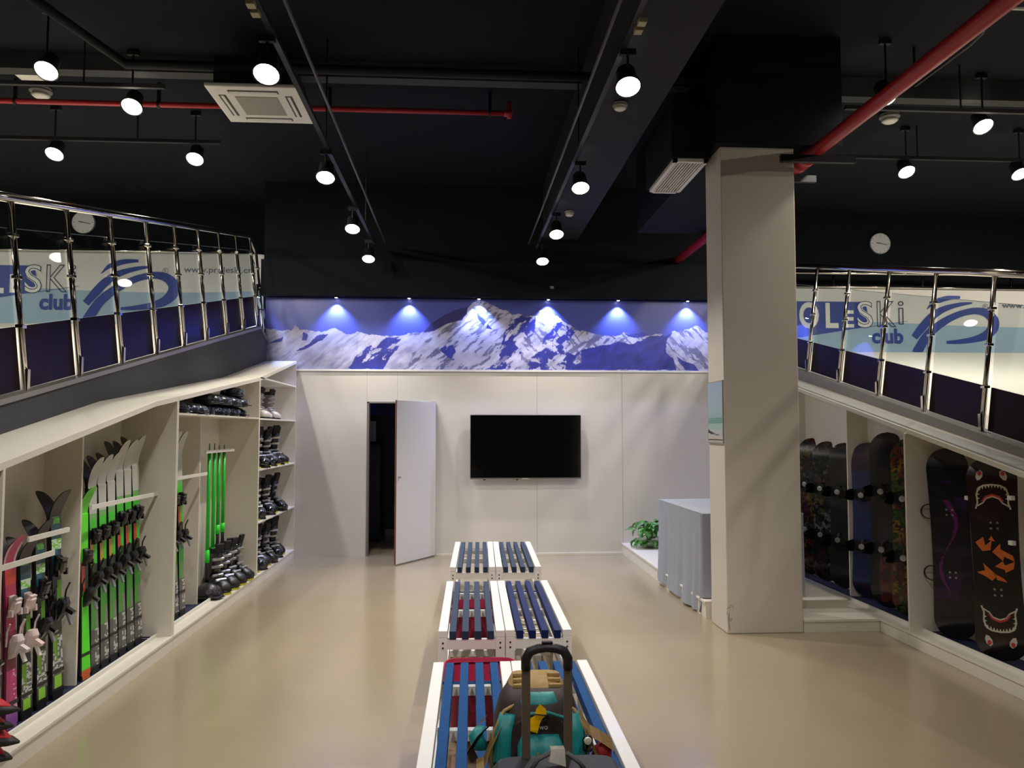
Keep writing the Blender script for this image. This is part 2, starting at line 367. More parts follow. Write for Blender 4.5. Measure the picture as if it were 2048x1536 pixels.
# tracks
def track(nm, label, a, b, z, rods=(), w=.018):
    t = thing(nm, label, 'track', (a[0], a[1], z))
    bm = NB(); dx, dy = b[0] - a[0], b[1] - a[1]; l = sqrt(dx * dx + dy * dy)
    obox(bm, ((a[0] + b[0]) / 2, (a[1] + b[1]) / 2, z), (l, w * 2, .035), (0, 0, math.atan2(dy, dx))); obj('rail', bm, DKMET, t)
    for r in rods:
        bm = NB(); p = (a[0] + dx * r, a[1] + dy * r)
        tube(bm, [(p[0], p[1], z), (p[0], p[1], CEIL)], .008, 6); obj('rod', bm, DKMET, t)
    return t
track('light_track', 'long black ceiling track on the left carrying four lit spotlights', (-1.2, -2), (-1.15, 10.6), ZL + .25, (.2, .45, .7, .92))
track('light_track', 'long black ceiling track on the right beside the big beam', (1.06, -2), (1.0, 10.6), ZL + .25, (.2, .45, .7, .92))
for a, b, lb in (((-1.05, -2), (-1.02, 10.6), 'thin dark conduit running beside the left spotlight track'), ((.94, -2), (.9, 10.6), 'thin dark conduit running beside the right spotlight track')):
    bm = NB(); tube(bm, [(a[0], a[1], ZL + .3), (b[0], b[1], ZL + .3)], .012, 6); tag(obj('conduit', bm, mat('conduit_grey', (62, 62, 62), .5)), lb, 'pipe')
for p, lb in ((at(502, 8, Z=ZL + .22), 'left'), (at(1284, 44, Z=ZL + .22), 'right')):
    t = thing('track_connector', f'small pale connector clip on the {lb} spotlight track near the top of the photo', 'connector', p)
    for dy in (0, .1):
        bm = NB(); obox(bm, p + Vector((0, dy, 0)), (.05, .06, .03)); obj('clip', bm, mat('brass_clip', (170, 160, 120), .4), t, bev=.004)
# side lamps
LS = lamp_proto('side_spotlight', 'spotlight', P_SIDE, C_SIDE, .05, .085, -.55, LENS, R(172), .5, .75)
for (x, y), z, lb in (((93, 140), 4.54, 'lit spotlight at the upper left beside a white ceiling plate'), ((264, 212), 4.54, 'lit spotlight just below the left red pipe'), ((109, 307), 4.54, 'lit spotlight above the left railing and clock'), ((390, 317), 4.54, 'lit spotlight left of the long left track, above the railing'),
                      ((1773, 193), 4.54, 'lit spotlight right of the thick red pipe, above a round detector'), ((1966, 252), 4.54, 'lit spotlight hanging on a stem at the upper right'), ((1813, 343), 4.54, 'lit spotlight above the right wall clock'), ((2040, 347), 4.54, 'lit spotlight cut by the right edge of the photo')):
    p = at(x, y, Z=z); LS.put(p, (0, 0, 0), lb, 'spotlights over the slopes')
for x, y in ((-8.2, 9.6), (-7.2, 7.6), (-5.5, 4.5), (6.0, 5.0), (9.4, 9.6), (8.4, 6.5), (5.9, 3.0)):  # unseen extra spotlights, added to brighten the banners and slopes
    LS.put((x, y, 4.54), (0, 0, 0), 'unseen extra spotlight added to light the slopes and banners', 'spotlights over the slopes')
for (x0, y0), (x1, y1), z, lb in (((0, 165), (330, 175), 4.62, 'thin black track above the left red pipe'), ((0, 275), (440, 284), 4.68, 'thin black track carrying the two far left spotlights'), ((1690, 215), (2048, 219), 4.62, 'thin black track with a stemmed spotlight at the upper right'), ((1597, 311), (2048, 314), 4.68, 'thin black track above the right wall clock')):
    a = at(x0, y0, Z=z); b = at(x1, y1, Z=z); b.y = a.y
    if x0 == 0: a.x -= 2
    else: b.x += 2
    track('light_track', lb, a, b, z, (.3, .8))
# mural spots
LB = lamp_proto('mural_spotlight', 'spotlight', P_MURAL, C_MURAL, .01, .022, -.0, LENSB, R(100))
def_w = ['leftmost', 'second from left', 'third from left', 'fourth from left', 'fifth from left', 'rightmost']
for i, x in enumerate((672, 818, 958, 1097, 1237, 1376)):
    p = at(x, 598, Y=YW - .1); LB.put((p.x, YW - .085, 3.462), (0.0, 0, 0), f'small blue-white downlight over the mural, {def_w[i]} of six', 'downlights over the mural')
LB.put((-2.72, YW - .085, 3.462), (0, 0, 0), 'small blue-white downlight at the hidden left end of the mural', 'downlights over the mural')

# ---------------------------------------------------------------- pipes, air conditioning, detectors
t = thing('sprinkler_pipe', 'thin red sprinkler pipe running across the upper left ceiling, ending in a tee', 'pipe', (-3, 7.8, 4.72))
a = at(0, 197, Y=7.8); b = at(1018, 231, Y=7.8); z = (a.z + b.z) / 2
bm = NB(); tube(bm, [(-9, 7.8, z), (b.x, 7.8, z)], .026, 12); obj('pipe', bm, RED, t, smooth=True)
bm = NB(); tube(bm, [(b.x, 7.8, z - .05), (b.x, 7.8, z + .12)], .024, 12); tube(bm, [(b.x - .05, 7.8, z), (b.x + .03, 7.8, z)], .034, 12); obj('tee', bm, RED, t, smooth=True)
for px in (317, 660, 980, 30):
    bm = NB()
    x = at(px, 220, Y=7.8).x; bm = NB(); box(bm, x - .016, x + .016, 7.79, 7.81, z - .03, CEIL); lathe(bm, [(.036, -.012), (.036, .012)], mtx=Matrix.Translation((x, 7.8, z)) @ Matrix.Rotation(pi / 2, 4, 'Y'), seg=14); obj('hanger', bm, DKMET, t)
PX, PZ = 2.98, 4.03
t = thing('fire_main_pipe', 'thick red pipe running from the top right towards the back wall past the pillar', 'pipe', (PX, 3, PZ))
bm = NB(); tube(bm, [(PX, 0, PZ), (PX, YW, PZ)], .056, 18); obj('pipe', bm, RED, t, smooth=True)
for y in (6.62, 6.78):
    bm = NB(); tube(bm, [(PX, y - .04, PZ), (PX, y + .04, PZ)], .075, 18); obj('coupling', bm, RED, t, smooth=True)
for y, xa, xb in ((6.42, 2.66, 3.3), (6.95, 2.87, 3.2)):
    bm = NB(); box(bm, xa, xb, y - .02, y + .02, PZ - .06 - .05, PZ - .05); obj('support_bar', bm, DKMET, t)
# dark pipe at the upper left with a bend
t = thing('drain_pipe', 'dark pipe with an angled bend across the upper left ceiling', 'pipe', (-3, 6, 4.7))
pa = at(40, -20, Z=4.75); pb = at(252, 128, Z=4.75); pc = at(1300, 168, Z=4.75); pc.y = pb.y
bm = NB(); tube(bm, [pa, pb, (2.1, pb.y, 4.75)], .04, 10); obj('pipe', bm, BEAMM, t, smooth=True)
t = thing('cable_conduit', 'thin dark cable hanging in a sagging line at the upper right', 'cable', at(1960, 60, Z=4.7))
pts = [at(x, y, Z=4.7) for x, y in ((1985, 20), (1965, 66), (1940, 90), (1830, 172))]
pts = [Vector((pts[0].x, pts[0].y, CEIL))] + pts + [Vector((pts[-1].x, pts[-1].y, CEIL))]; bm = NB(); tube(bm, pts, .012, 6); obj('cable', bm, DKMET, t)
t = thing('strip_bracket', 'thin white metal bar crossing the top right corner', 'bar', at(2010, 18, Z=4.6))
a = at(1975, 15, Z=4.6); b = at(2048, 20, Z=4.6); bm = NB(); tube(bm, [a, (b.x + .6, a.y, 4.6)], .012, 8); obj('bar', bm, WPLAST, t)
def cassette(x0, x1, y0, y1, z):
    t = thing('air_conditioner', 'white square ceiling cassette air conditioner with four slots and a grey grille', 'air conditioner', ((x0 + x1) / 2, (y0 + y1) / 2, z))
    bm = NB(); box(bm, x0, x1, y0, y1, z, z + .035); obj('panel', bm, WPLAST, t, bev=.01)
    bm = NB(); box(bm, x0 + .06, x1 - .06, y0 + .06, y1 - .06, z + .035, z + .29); obj('housing', bm, DKMET, t)
    w_ = x1 - x0; h_ = y1 - y0
    bm = NB(); box(bm, x0 + .2, x1 - .2, y0 + .2, y1 - .2, z - .006, z + .001)
    obj('intake_grille', bm, mat('grey_grille', (150, 146, 134), .6, noise=.2, scale=120), t, bev=.003)
    for a in ((x0 + .17, x1 - .17, y0 + .07, y0 + .13), (x0 + .17, x1 - .17, y1 - .13, y1 - .07), (x0 + .07, x0 + .13, y0 + .17, y1 - .17), (x1 - .13, x1 - .07, y0 + .17, y1 - .17)):
        bm = NB(); box(bm, *a, z - .002, z + .001); obj('air_slot', bm, mat('slot_dark', (70, 66, 60), .6), t)
        bm = NB()
        if a[1] - a[0] > a[3] - a[2]: box(bm, a[0] + .01, a[1] - .01, (a[2] + a[3]) / 2 - .012, (a[2] + a[3]) / 2 + .012, z - .008, z - .002)
        else: box(bm, (a[0] + a[1]) / 2 - .012, (a[0] + a[1]) / 2 + .012, a[2] + .01, a[3] - .01, z - .008, z - .002)
        obj('vane', bm, WPLAST, t)
za = 4.55
p1 = at(405, 170, Z=za); p2 = at(592, 178, Z=za); p3 = at(462, 244, Z=za); p4 = at(628, 249, Z=za)
cassette((p1.x + p3.x) / 2, (p2.x + p4.x) / 2 , (p1.y + p2.y) / 2, (p3.y + p4.y) / 2, za)
# return grille hung under a duct
zg = 4.0; q1 = at(1345, 322, Z=zg); q2 = at(1412, 325, Z=zg); q3 = at(1300, 386, Z=zg); q4 = at(1360, 388, Z=zg)
gx0, gx1, gy0, gy1 = (q1.x + q3.x) / 2, (q2.x + q4.x) / 2, (q1.y + q2.y) / 2, (q3.y + q4.y) / 2
t = thing('air_grille', 'white slatted air grille under a dark duct left of the pillar', 'grille', ((gx0 + gx1) / 2, (gy0 + gy1) / 2, zg))
bm = NB()
for a in ((gx0, gx1, gy0, gy0 + .035), (gx0, gx1, gy1 - .035, gy1), (gx0, gx0 + .035, gy0, gy1), (gx1 - .035, gx1, gy0, gy1)): box(bm, *a, zg, zg + .03)
obj('frame', bm, WPLAST, t)
bm = NB(); box(bm, gx0 + .02, gx1 - .02, gy0 + .02, gy1 - .02, zg + .025, zg + .03); obj('backing', bm, mat('grille_back', (60, 58, 50), .8), t)
for k in range(9):
    x = gx0 + .05 + (gx1 - gx0 - .1) * k / 8; bm = NB(); box(bm, x - .005, x + .005, gy0 + .03, gy1 - .03, zg + .004, zg + .02); obj('slat', bm, WPLAST, t)
bm = NB(); box(bm, gx0 - .02, 2.15, gy0 - .02, gy1 + .02, zg + .03, 4.5); struct('trim_10', bm, BLACK)
DET = None
def det_build():
    t = thing('smoke_detector', '', 'detector')
    bm = NB(); lathe(bm, [(.03, .0), (.055, -.006), (.06, -.025), (.045, -.03), (.045, -.045), (.05, -.05), (.035, -.062), (.01, -.064)][::-1], seg=20); obj('body', bm, WPLAST, t, smooth=True)
    bm = NB(); lathe(bm, [(.061, -.022), (.061, -.03)], seg=20); obj('ring', bm, mat('grey_ring', (120, 118, 110), .5), t)
    return t
DP = Proto(det_build)
for (x, y), z, lb, s in (((1240, 205), 4.3, 'white round smoke detector under the beam beside the nearest right spotlight', 1), ((1139, 422), 4.3, 'white round smoke detector farther along the beam', 1), ((82, 174), CEIL, 'white round detector below the upper left spotlight', 1.7), ((1779, 226), CEIL, 'white round detector below the spotlight at the upper right', 1.7)):
    p = at(x, y, Z=z); DP.put((p.x, p.y, z), (0, 0, 0), lb, 'smoke detectors', s)
p = at(58, 153, Z=CEIL - .1); t = thing('ceiling_plate', 'small white square ceiling speaker plate at the upper left', 'plate', p)
bm = NB(); obox(bm, p, (.2, .24, .02)); obj('plate', bm, WPLAST, t, bev=.004); bm = NB(); obox(bm, p + Vector((0, 0, .055)), (.12, .12, .09)); obj('box', bm, DKMET, t)
p = at(1104, 575, Y=YW - .15); t = thing('sensor', 'tiny pale sensor box on the dark soffit above the mural', 'sensor', p)
bm = NB(); obox(bm, p, (.05, .03, .035)); obj('housing', bm, mat('sensor_grey', (140, 140, 135), .5), t, bev=.004)

# ================================================================ television, poster, clocks
t = thing('television', 'large black flat television with thin silver frame on the white wall', 'television', (.865, YW - .08, 1.024))
x0, x1, z0, z1 = .122, 1.62, 1.02, 1.885; y = YW - .1
bm = NB(); box(bm, x0, x1, y, y + .045, z0, z1); obj('frame', bm, BRUSH, t, bev=.004)
bm = NB(); box(bm, x0 + .008, x1 - .008, y - .004, y + .001, z0 + .022, z1 - .008); obj('screen', bm, mat('tv_screen', (8, 8, 10), .12, coat=.3), t)
bm = NB(); box(bm, .82, .9, y - .005, y, z0 + .006, z0 + .012); obj('maker_mark', bm, WPLAST, t)
bm = NB(); box(bm, .6, 1.15, y + .045, YW, 1.25, 1.65); obj('wall_mount', bm, BLK, t)
for x in (.3, .74):
    bm = NB(); box(bm, x, x + .03, y + .005, y + .03, z0 - .012, z0 + .002); obj('foot', bm, BLK, t)

t = thing('wall_poster', 'small framed poster of blue sky, green water and white snow on the pillar side', 'poster', (2.17, 6.85, 1.6))
YA, YC, ZA, ZC = 6.60, 6.98, 1.575, 2.09
def poster_col(x, y, z, n):
    v = (z - ZA) / (ZC - ZA); u = (y - YA) / (YC - YA)
    if v < .03: return (190, 184, 176)
    if v < .05: return (60, 48, 40)
    if v < .10: return (198, 190, 184)
    if v < .22: return (66, 54, 52) if abs(v - (.115 + .07 * u * u)) < .004 + .035 * u ** 3 else (186, 190, 188)
    if v < .32: return (160, 190, 184)
    if v < .42: return (84, 140, 130) if int(v * 60) % 2 else (130, 172, 164)
    k = (v - .42) / .58; return (146 - 14 * k, 176 - 18 * k, 184 + 4 * k)
bm = NB()
for i in range(16):
    for j in range(60):
        a, b = YA + (YC - YA) * i / 16, YA + (YC - YA) * (i + 1) / 16; c, e = ZA + (ZC - ZA) * j / 60, ZA + (ZC - ZA) * (j + 1) / 60
        bm.faces.new([bm.verts.new(p) for p in ((2.190, a, c), (2.190, b, c), (2.190, b, e), (2.190, a, e))])
obj('print', bm, mat_paint('poster_print', .3), t, paint=None)
pr = t; me = [o for o in COL.objects if o.parent == t][0].data
ca = me.color_attributes.new('Col', 'FLOAT_COLOR', 'CORNER')
for p in me.polygons:
    c = p.center + Vector(t.location); q = lin(poster_col(c.x, c.y, c.z, None))
    for li in p.loop_indices: ca.data[li].color = q
bm = NB(); box(bm, 2.1905, 2.2, YA - .01, YC + .01, ZA - .01, ZC + .01); obj('backing', bm, mat('poster_backing', (150, 146, 140), .6), t)

def clock(x, z, label):
    t = thing('wall_clock', label, 'clock', (x, YB - .03, z)); r = .165
    Mx = Matrix.Translation((x, YB, z)) @ Matrix.Rotation(pi / 2, 4, 'X')
    bm = NB(); lathe(bm, [(r, 0), (r, .04), (r * .96, .05), (r * .93, .04)], mtx=Mx, seg=40); obj('rim', bm, mat('clock_rim', (190, 190, 192), .3, .3), t, smooth=True)
    bm = NB(); lathe(bm, [(r * .93, .036), (r * .93, .041)], mtx=Mx, seg=40); obj('dial', bm, mat('clock_dial', (226, 228, 230), .5), t)
    bm = NB()
    for k in range(12):
        a = k * pi / 6; l = .022 if k % 3 == 0 else .012
        v = obox(bm, (0, 0, 0), (l, .005, .004)); bmesh.ops.transform(bm, matrix=Mx @ Matrix.Rotation(a, 4, 'Z') @ Matrix.Translation((r * .8, 0, .042)), verts=v)
    obj('hour_marks', bm, BLK, t)
    for nm, a, l, wd in (('hour_hand', pi - .12, .07, .012), ('minute_hand', -.22, .12, .008)):
        bm = NB(); v = obox(bm, (0, 0, 0), (l, wd, .003)); bmesh.ops.transform(bm, matrix=Mx @ Matrix.Rotation(a, 4, 'Z') @ Matrix.Translation((l * .42, 0, .046)), verts=v); obj(nm, bm, BLK, t)
p = at(169, 446, Y=YB); clock(p.x, p.z, 'round white wall clock seen through the left glass railing')
p = at(1758, 488, Y=YB); clock(p.x, p.z, 'round white wall clock on the dark wall above the right railing')

# ================================================================ banners
def swoosh(bm, pts, ws, M_):
    """tapered stroke through pts with half widths ws"""
    n = 40; P = []
    def cr(p0, p1, p2, p3, t): return .5 * ((2 * p1) + (-p0 + p2) * t + (2 * p0 - 5 * p1 + 4 * p2 - p3) * t * t + (-p0 + 3 * p1 - 3 * p2 + p3) * t ** 3)
    V = [Vector(p) for p in pts]; V = [V[0] * 2 - V[1]] + V + [V[-1] * 2 - V[-2]]; W = [ws[0]] + list(ws) + [ws[-1]]
    for i in range(1, len(V) - 2):
        for k in range(8): t_ = k / 8; P.append((cr(V[i - 1], V[i], V[i + 1], V[i + 2], t_), W[i] * (1 - t_) + W[i + 1] * t_))
    P.append((V[-2], W[-2])); Lv, Rv = [], []
    for i, (p, w_) in enumerate(P):
        d_ = (P[min(i + 1, len(P) - 1)][0] - P[max(i - 1, 0)][0]).normalized(); nrm = Vector((-d_.y, d_.x))
        a, b = p + nrm * w_, p - nrm * w_
        Lv.append(bm.verts.new(M_ @ Vector((a.x, 0, a.y)))); Rv.append(bm.verts.new(M_ @ Vector((b.x, 0, b.y))))
    for i in range(len(P) - 1): bm.faces.new((Lv[i], Lv[i + 1], Rv[i + 1], Rv[i]))
def banner(lx, z0, xa, xb, y, label, sc, rails):
    H = 1.03
    t = thing('banner', label, 'banner', ((xa + xb) / 2, y, z0))
    Mx = Matrix.Translation((lx, y - .006, z0)) @ Matrix.Diagonal((sc, 1, 1, 1)); e = lambda k: Matrix.Translation((0, -.002 * k, 0)) @ Mx
    bm = NB(); box(bm, xa, xb, y, y + .01, z0, z0 + H); obj('cloth', bm, mat('banner_white', (216, 212, 206), .55), t)
    bm = NB(); n = 40; top = []; bot = []
    for i in range(n + 1):
        x = xa + (xb - xa) * i / n; top.append((x, z0 + .50 + .035 * sin((x - xa) * 1.1))); bot.append((x, z0))
    va = [bm.verts.new((x, y - .003, z)) for x, z in top]; vb = [bm.verts.new((x, y - .003, z)) for x, z in bot]
    for i in range(n): bm.faces.new((va[i], va[i + 1], vb[i + 1], vb[i]))
    obj('pale_blue_field', bm, mat('banner_pale_blue', (152, 176, 194), .55), t)
    NAVY = mat('banner_navy', (42, 62, 140), .5)
    bm = NB(); vs = [bm.verts.new(Mx @ Vector((u, -.003, v))) for u, v in ((-2.5, .82), (-.66, .82), (-.60, .42), (-.08, .545), (-.08, .535), (-1.8, .24), (-2.5, .12))]
    vs = [bm.verts.new(e(1) @ Vector((u, 0, v))) for u, v in ((-2.35, .83), (-.70, .83), (-.64, .46), (-2.2, .2))]; bm.verts.remove(bm.verts[0]) if False else None
    bm.faces.new(vs)
    vs = [bm.verts.new(e(1) @ Vector((u, 0, v))) for u, v in ((-.64, .46), (-.08, .548), (-.08, .542), (-.64, .452))]; bm.faces.new(vs)
    for vv in [v for v in bm.verts if not v.link_faces]: bm.verts.remove(vv)
    obj('navy_wedge', bm, NAVY, t)
    bm = NB()
    for ch, a, b, c, d_ in (('P', -2.2, -1.98, .40, .80), ('R', -1.94, -1.72, .40, .80), ('O', -1.69, -1.4, .42, .82), ('L', -1.30, -1.11, .43, .81), ('E', -1.03, -.88, .44, .70), ('S', -.83, -.60, .44, .84)):
        add_text(bm, ch, a, b, c, d_, e(2), bold=.03)
    obj('white_lettering', bm, mat('banner_letter_white', (222, 220, 216), .5), t)
    bm = NB()
    add_text(bm, 'K', -.53, -.26, .46, .84, e(2), outline=.012); add_text(bm, 'i', -.21, -.14, .50, .84, e(2), outline=.012); add_text(bm, 'S', -.83, -.60, .44, .84, e(3), outline=.009)
    obj('outlined_lettering', bm, mat('banner_line', (52, 54, 80), .5), t)
    bm = NB(); add_text(bm, 'club', -.62, -.15, .20, .43, e(2), bold=.04); obj('club_lettering', bm, NAVY, t)
    bm = NB(); T = lambda L_: [((x - 170) * .0071, 1.03 - (y_ - 503) * .0071) for x, y_ in L_]
    swoosh(bm, T([(200, 546), (214, 532), (228, 526), (246, 521), (272, 519)]), (.004, .03, .04, .035, .02), e(2))
    swoosh(bm, T([(172, 606), (190, 584), (208, 564), (228, 549), (250, 540), (274, 534), (297, 531)]), (.05, .062, .06, .05, .038, .028, .012), e(2))
    swoosh(bm, T([(176, 640), (186, 622), (198, 604), (212, 590), (230, 576), (254, 562), (280, 552), (306, 548), (328, 553), (342, 568), (340, 585), (325, 600), (300, 609), (270, 614), (240, 616)]), (.075, .07, .066, .062, .058, .05, .046, .05, .064, .078, .08, .066, .045, .035, .02), e(2))
    obj('curved_emblem', bm, NAVY, t)
    bm = NB(); GR = mat('banner_grey', (92, 96, 112), .5)
    add_text(bm, 'R', 1.085, 1.12, .755, .80, e(2)); 
    for k in range(20):
        a0, a1 = 2 * pi * k / 20, 2 * pi * (k + 1) / 20
        bm.faces.new([bm.verts.new(e(2) @ Vector((1.103 + r_ * cos(a), 0, .778 + r_ * sin(a)))) for r_, a in ((.036, a0), (.042, a0), (.042, a1), (.036, a1))])
    add_text(bm, 'www.proleski.cn', 1.36, 2.32, .73, .845, e(2), bold=.01)
    obj('web_address', bm, GR, t)
    # steel rail it hangs from
    bm = NB()
    for zz, rr in rails: tube(bm, [(xa, y - .03, z0 + zz), (xb, y - .03, z0 + zz)], rr, 12)
    obj('hanging_rail', bm, STEEL, t, smooth=True)
    zt = z0 + max(zz for zz, _ in rails); x = xa
    while x < xb + .01:
        bm = NB(); tube(bm, [(x, y + .035, z0 - .3), (x, y + .035, zt)], .02, 10); tube(bm, [(x, y - .03, zt), (x, y + .035, zt)], .012, 8); obj('rail_post', bm, STEEL, t, smooth=True); x += (xb - xa) / 4
banner(-5.318, 3.17, -8.6, -2.83, 11.6, 'white and blue PROLESKI club banner behind the left glass railing', 1.0, ((1.05, .028),))
banner(6.80, 2.775, 4.2, 9.8, 11.6, 'white and blue PROLESKI club banner behind the right railing', 1.04, ((1.05, .02), (1.26, .028)))

# ================================================================ slopes with railings
def zl(y): return 1.906 + .2016 * (y - 4.998)
def zr(y): return 1.661 + .222 * (y - 5.724)
def slab(bm, x0, x1, ys, zf, th):
    rs = []
    for y in ys: rs.append([(x0, y, zf(y) - th), (x1, y, zf(y) - th), (x1, y, zf(y)), (x0, y, zf(y))])
    rings(bm, rs)
t = thing('ski_slope', 'white indoor ski slope rising towards the back behind the left railing', 'slope', (-5, 6, 0))
bm = NB(); slab(bm, -9.4, -2.68, (-1, 10.9), lambda y: zl(y) - .01, .12); box(bm, -9.4, -2.70, 10.9, 11.95, 3.0, 3.085); obj('deck', bm, SNOW, t)
def slope_poly(bm, x0, x1, y0, y1, zbf, ztf, n=1):
    rs = []
    for k in range(n + 1):
        y = y0 + (y1 - y0) * k / n; rs.append([(x0, y, zbf(y)), (x1, y, zbf(y)), (x1, y, ztf(y)), (x0, y, ztf(y))])
    rings(bm, rs)
TL = [(3.2, 1.375), (4.019, 1.524), (5.939, 1.886), (6.488, 1.953), (8.927, 2.256), (10.82, 2.60)]
def roofL(y): return float(np.interp(y, [a for a, _ in TL], [b for _, b in TL]))
def endz(y): return zl(y) if y < 10.45 else zl(10.45) - (y - 10.45) * .35
ysL = [3.2, 4.019, 5.939, 6.488, 8.927, 10.45, 10.82]
bm = NB(); rings(bm, [[(-2.66, y, roofL(y) + .001), (-2.6, y, roofL(y) + .001), (-2.585, y, endz(y) - .02), (-2.66, y, endz(y) - .02)] for y in ysL]); obj('side_skirt', bm, GREYF, t)
bm = NB(); rings(bm, [[(-2.66, y, endz(y) - .02), (-2.575, y, endz(y) - .02), (-2.575, y, endz(y) + .012), (-2.66, y, endz(y) + .012)] for y in ysL]); obj('edge_trim', bm, mat('grey_edge_trim', (150, 146, 140), .4, .5), t)
def roofR(y): return 1.43 + .2113 * (y - 4.93)
t = thing('ski_slope', 'white indoor ski slope rising towards the back behind the right railing', 'slope', (6.5, 6, 0))
bm = NB(); slab(bm, 3.96, 10.4, (-1, 10.72), lambda y: zr(y) - .01, .12); box(bm, 3.92, 10.4, 10.72, 11.95, 2.64, 2.755); obj('deck', bm, SNOW, t)
bm = NB(); slope_poly(bm, 3.80, 3.955, 3.0, 10.5, lambda y: roofR(y) + .001, lambda y: zr(y) + .01); obj('side_curb', bm, mat('grey_curb', (150, 148, 146), .5), t)

def railing(side, ys, zf, xb, xt, h, hp, hg, label, ktop):
    t = thing('glass_railing', label, 'railing', (xb, ys[0], zf(ys[0])))
    s = -1 if side == 'L' else 1
    P = lambda y, hh, off=0: Vector((xb + (xt - xb) * hh / h + off, y, zf(y) + hh))
    for y in ys:
        bm = NB()
        a, b = P(y, 0), P(y, h - .02)
        for dy in (-.0,):
            tube(bm, [a, b], .018, 12)
        post = obj('post', bm, STEEL, t, smooth=True)
        bm = NB(); obox(bm, P(y, .07, -s * .014), (.016, .03, .14)); obj('post_shoe', bm, STEEL, post)
        for hh in (hp, hg - .04, (hp + hg) / 2):
            bm = NB(); obox(bm, P(y, hh, 0), (.046, .05, .022)); obj('clamp', bm, STEEL, post, bev=.004)
    bm = NB(); tube(bm, [P(y, h) for y in ktop], .03, 14); obj('handrail', bm, STEEL, t, smooth=True)
    for y0, y1 in zip(ys, ys[1:]):
        a0, a1 = min(y0, y1) + .025, max(y0, y1) - .025
        o_ = s * .03
        bm = NB(); rings(bm, [[P(y, .02, o_), P(y, .02, o_ + .012), P(y, hp, o_ + .012), P(y, hp, o_)] for y in (a0, a1)]); obj('kick_panel', bm, DARKP, t)
        bm = NB(); rings(bm, [[P(y, hp + .005, o_), P(y, hp + .005, o_ + .008), P(y, hg, o_ + .008), P(y, hg, o_)] for y in (a0, a1)]); gp = obj('glass_panel', bm, GLASS, t)
        bm = NB(); rings(bm, [[P(y, hg, o_ - .001), P(y, hg, o_ + .009), P(y, hg + .004, o_ + .009), P(y, hg + .004, o_ - .001)] for y in (a0, a1)]); obj('glass_edge', bm, mat('glass_edge_green', (120, 140, 140), .2), gp)
def zlk(y): return endz(y)
railing('L', [3.62, 4.30, 4.998, 5.675, 6.36, 7.068, 7.749, 8.417, 9.119, 9.80, 10.45, 10.8], zlk, -2.62, -2.75, 1.19, .40, 1.0, 'tall stainless steel and glass railing along the left slope', [3.62, 5, 7, 9, 10.44, 10.82])
railing('R', [10.2, 9.45, 8.702, 7.959, 7.196, 6.461, 5.724, 4.99, 4.25], zr, 3.86, 4.01, 1.20, .34, .97, 'stainless steel and glass railing along the right slope', [10.2, 8, 6, 4.25])

# ================================================================ ski cabinets (left)
XF, XB = -2.2, -2.62
def panel(bm, x0, x1, y0, y1, z0, zt):   # upright with a sloping head
    rings(bm, [[(x0, y, z0), (x1, y, z0), (x1, y, zt(y)), (x0, y, zt(y))] for y in (y0, y1)])
def cabinet(name, label, y0, y1, xf, xb, roof, dividers, shelves, bars=(), kin=(), over=.0, mats=True):
    s = 1 if xf < 0 else -1       # +1: opens to +x
    t = thing(name, label, 'cabinet', (xf, (y0 + y1) / 2, 0)); X = lambda d_: xf - s * d_      # depth from the front
    ys = [y0] + [k for k in kin if y0 < k < y1] + [y1]
    def bx(a, b, *r):
        bm = NB(); box(bm, min(a, b), max(a, b), *r); return bm
    obj('plinth', bx(X(0), X(.10), y0, y1, 0, .088), LAM, t)
    obj('base_board', bx(X(-.006), X(.115), y0, y1, .088, .107), LAM, t, bev=.002)
    obj('floor_board', bx(X(.115), X(.385), y0, y1, .06, .085), LAM, t)
    obj('upstand', bx(X(.10), X(.115), y0, y1, .107, .132), WPLAST, t)
    if mats: obj('mat', bx(X(.125), X(.375), y0 + .02, y1 - .02, .085, .092), BLUEM, t)
    depth = abs(xb - xf)
    bm = NB(); rings(bm, [[(xb, y, .06), (xb - s * .015, y, .06), (xb - s * .015, y, roof(y) - .03), (xb, y, roof(y) - .03)] for y in ys]); obj('back_panel', bm, LAM, t)
    bm = NB(); rings(bm, [[(X(-over), y, roof(y) - .035), (xb - s * .015, y, roof(y) - .035), (xb - s * .015, y, roof(y)), (X(-over), y, roof(y))] for y in ys]); obj('top_panel', bm, LAM, t)
    for y, dpt in dividers:
        bm = NB(); a, b = sorted((X(dpt), xb)); panel(bm, a, b, y - .01, y + .01, .107 if dpt < .12 else .09, lambda q: roof(q) - .035); obj('divider', bm, LAM, t)
    for ya, yb, z, d0 in shelves:
        obj('shelf', bx(X(d0), xb, ya, yb, z - .018, z), LAM, t, bev=.002)
    for ya, yb, z, d0 in bars:
        bm = NB(); a, b = sorted((X(d0), X(d0 + .012))); box(bm, a, b, ya, yb, z - .014, z + .014); obj('retaining_bar', bm, WPLAST, t)
    return t
kinks = [a for a, _ in TL]
YM = 7.58
cabinet('ski_cabinet', 'long white open ski cabinet nearest the camera on the left', 3.2, 6.387, XF, XB, roofL, [(4.03, 0), (5.25, .19), (6.375, 0)], [], [(4.04, 4.75, .985, .10), (4.55, 5.0, 1.085, .14), (5.26, 6.36, 1.19, .13)], kinks)
cabinet('ski_cabinet', 'white ski cabinet in the middle of the left wall, with green skis, poles and helmets', 6.391, 8.915, XF, XB, roofL, [(6.401, 0), (YM, .2), (8.903, 0)], [(6.412, 8.892, 1.815, 0)], [(6.412, YM - .01, 1.28, .13), (7.62, 8.55, 1.475, .16)], kinks)
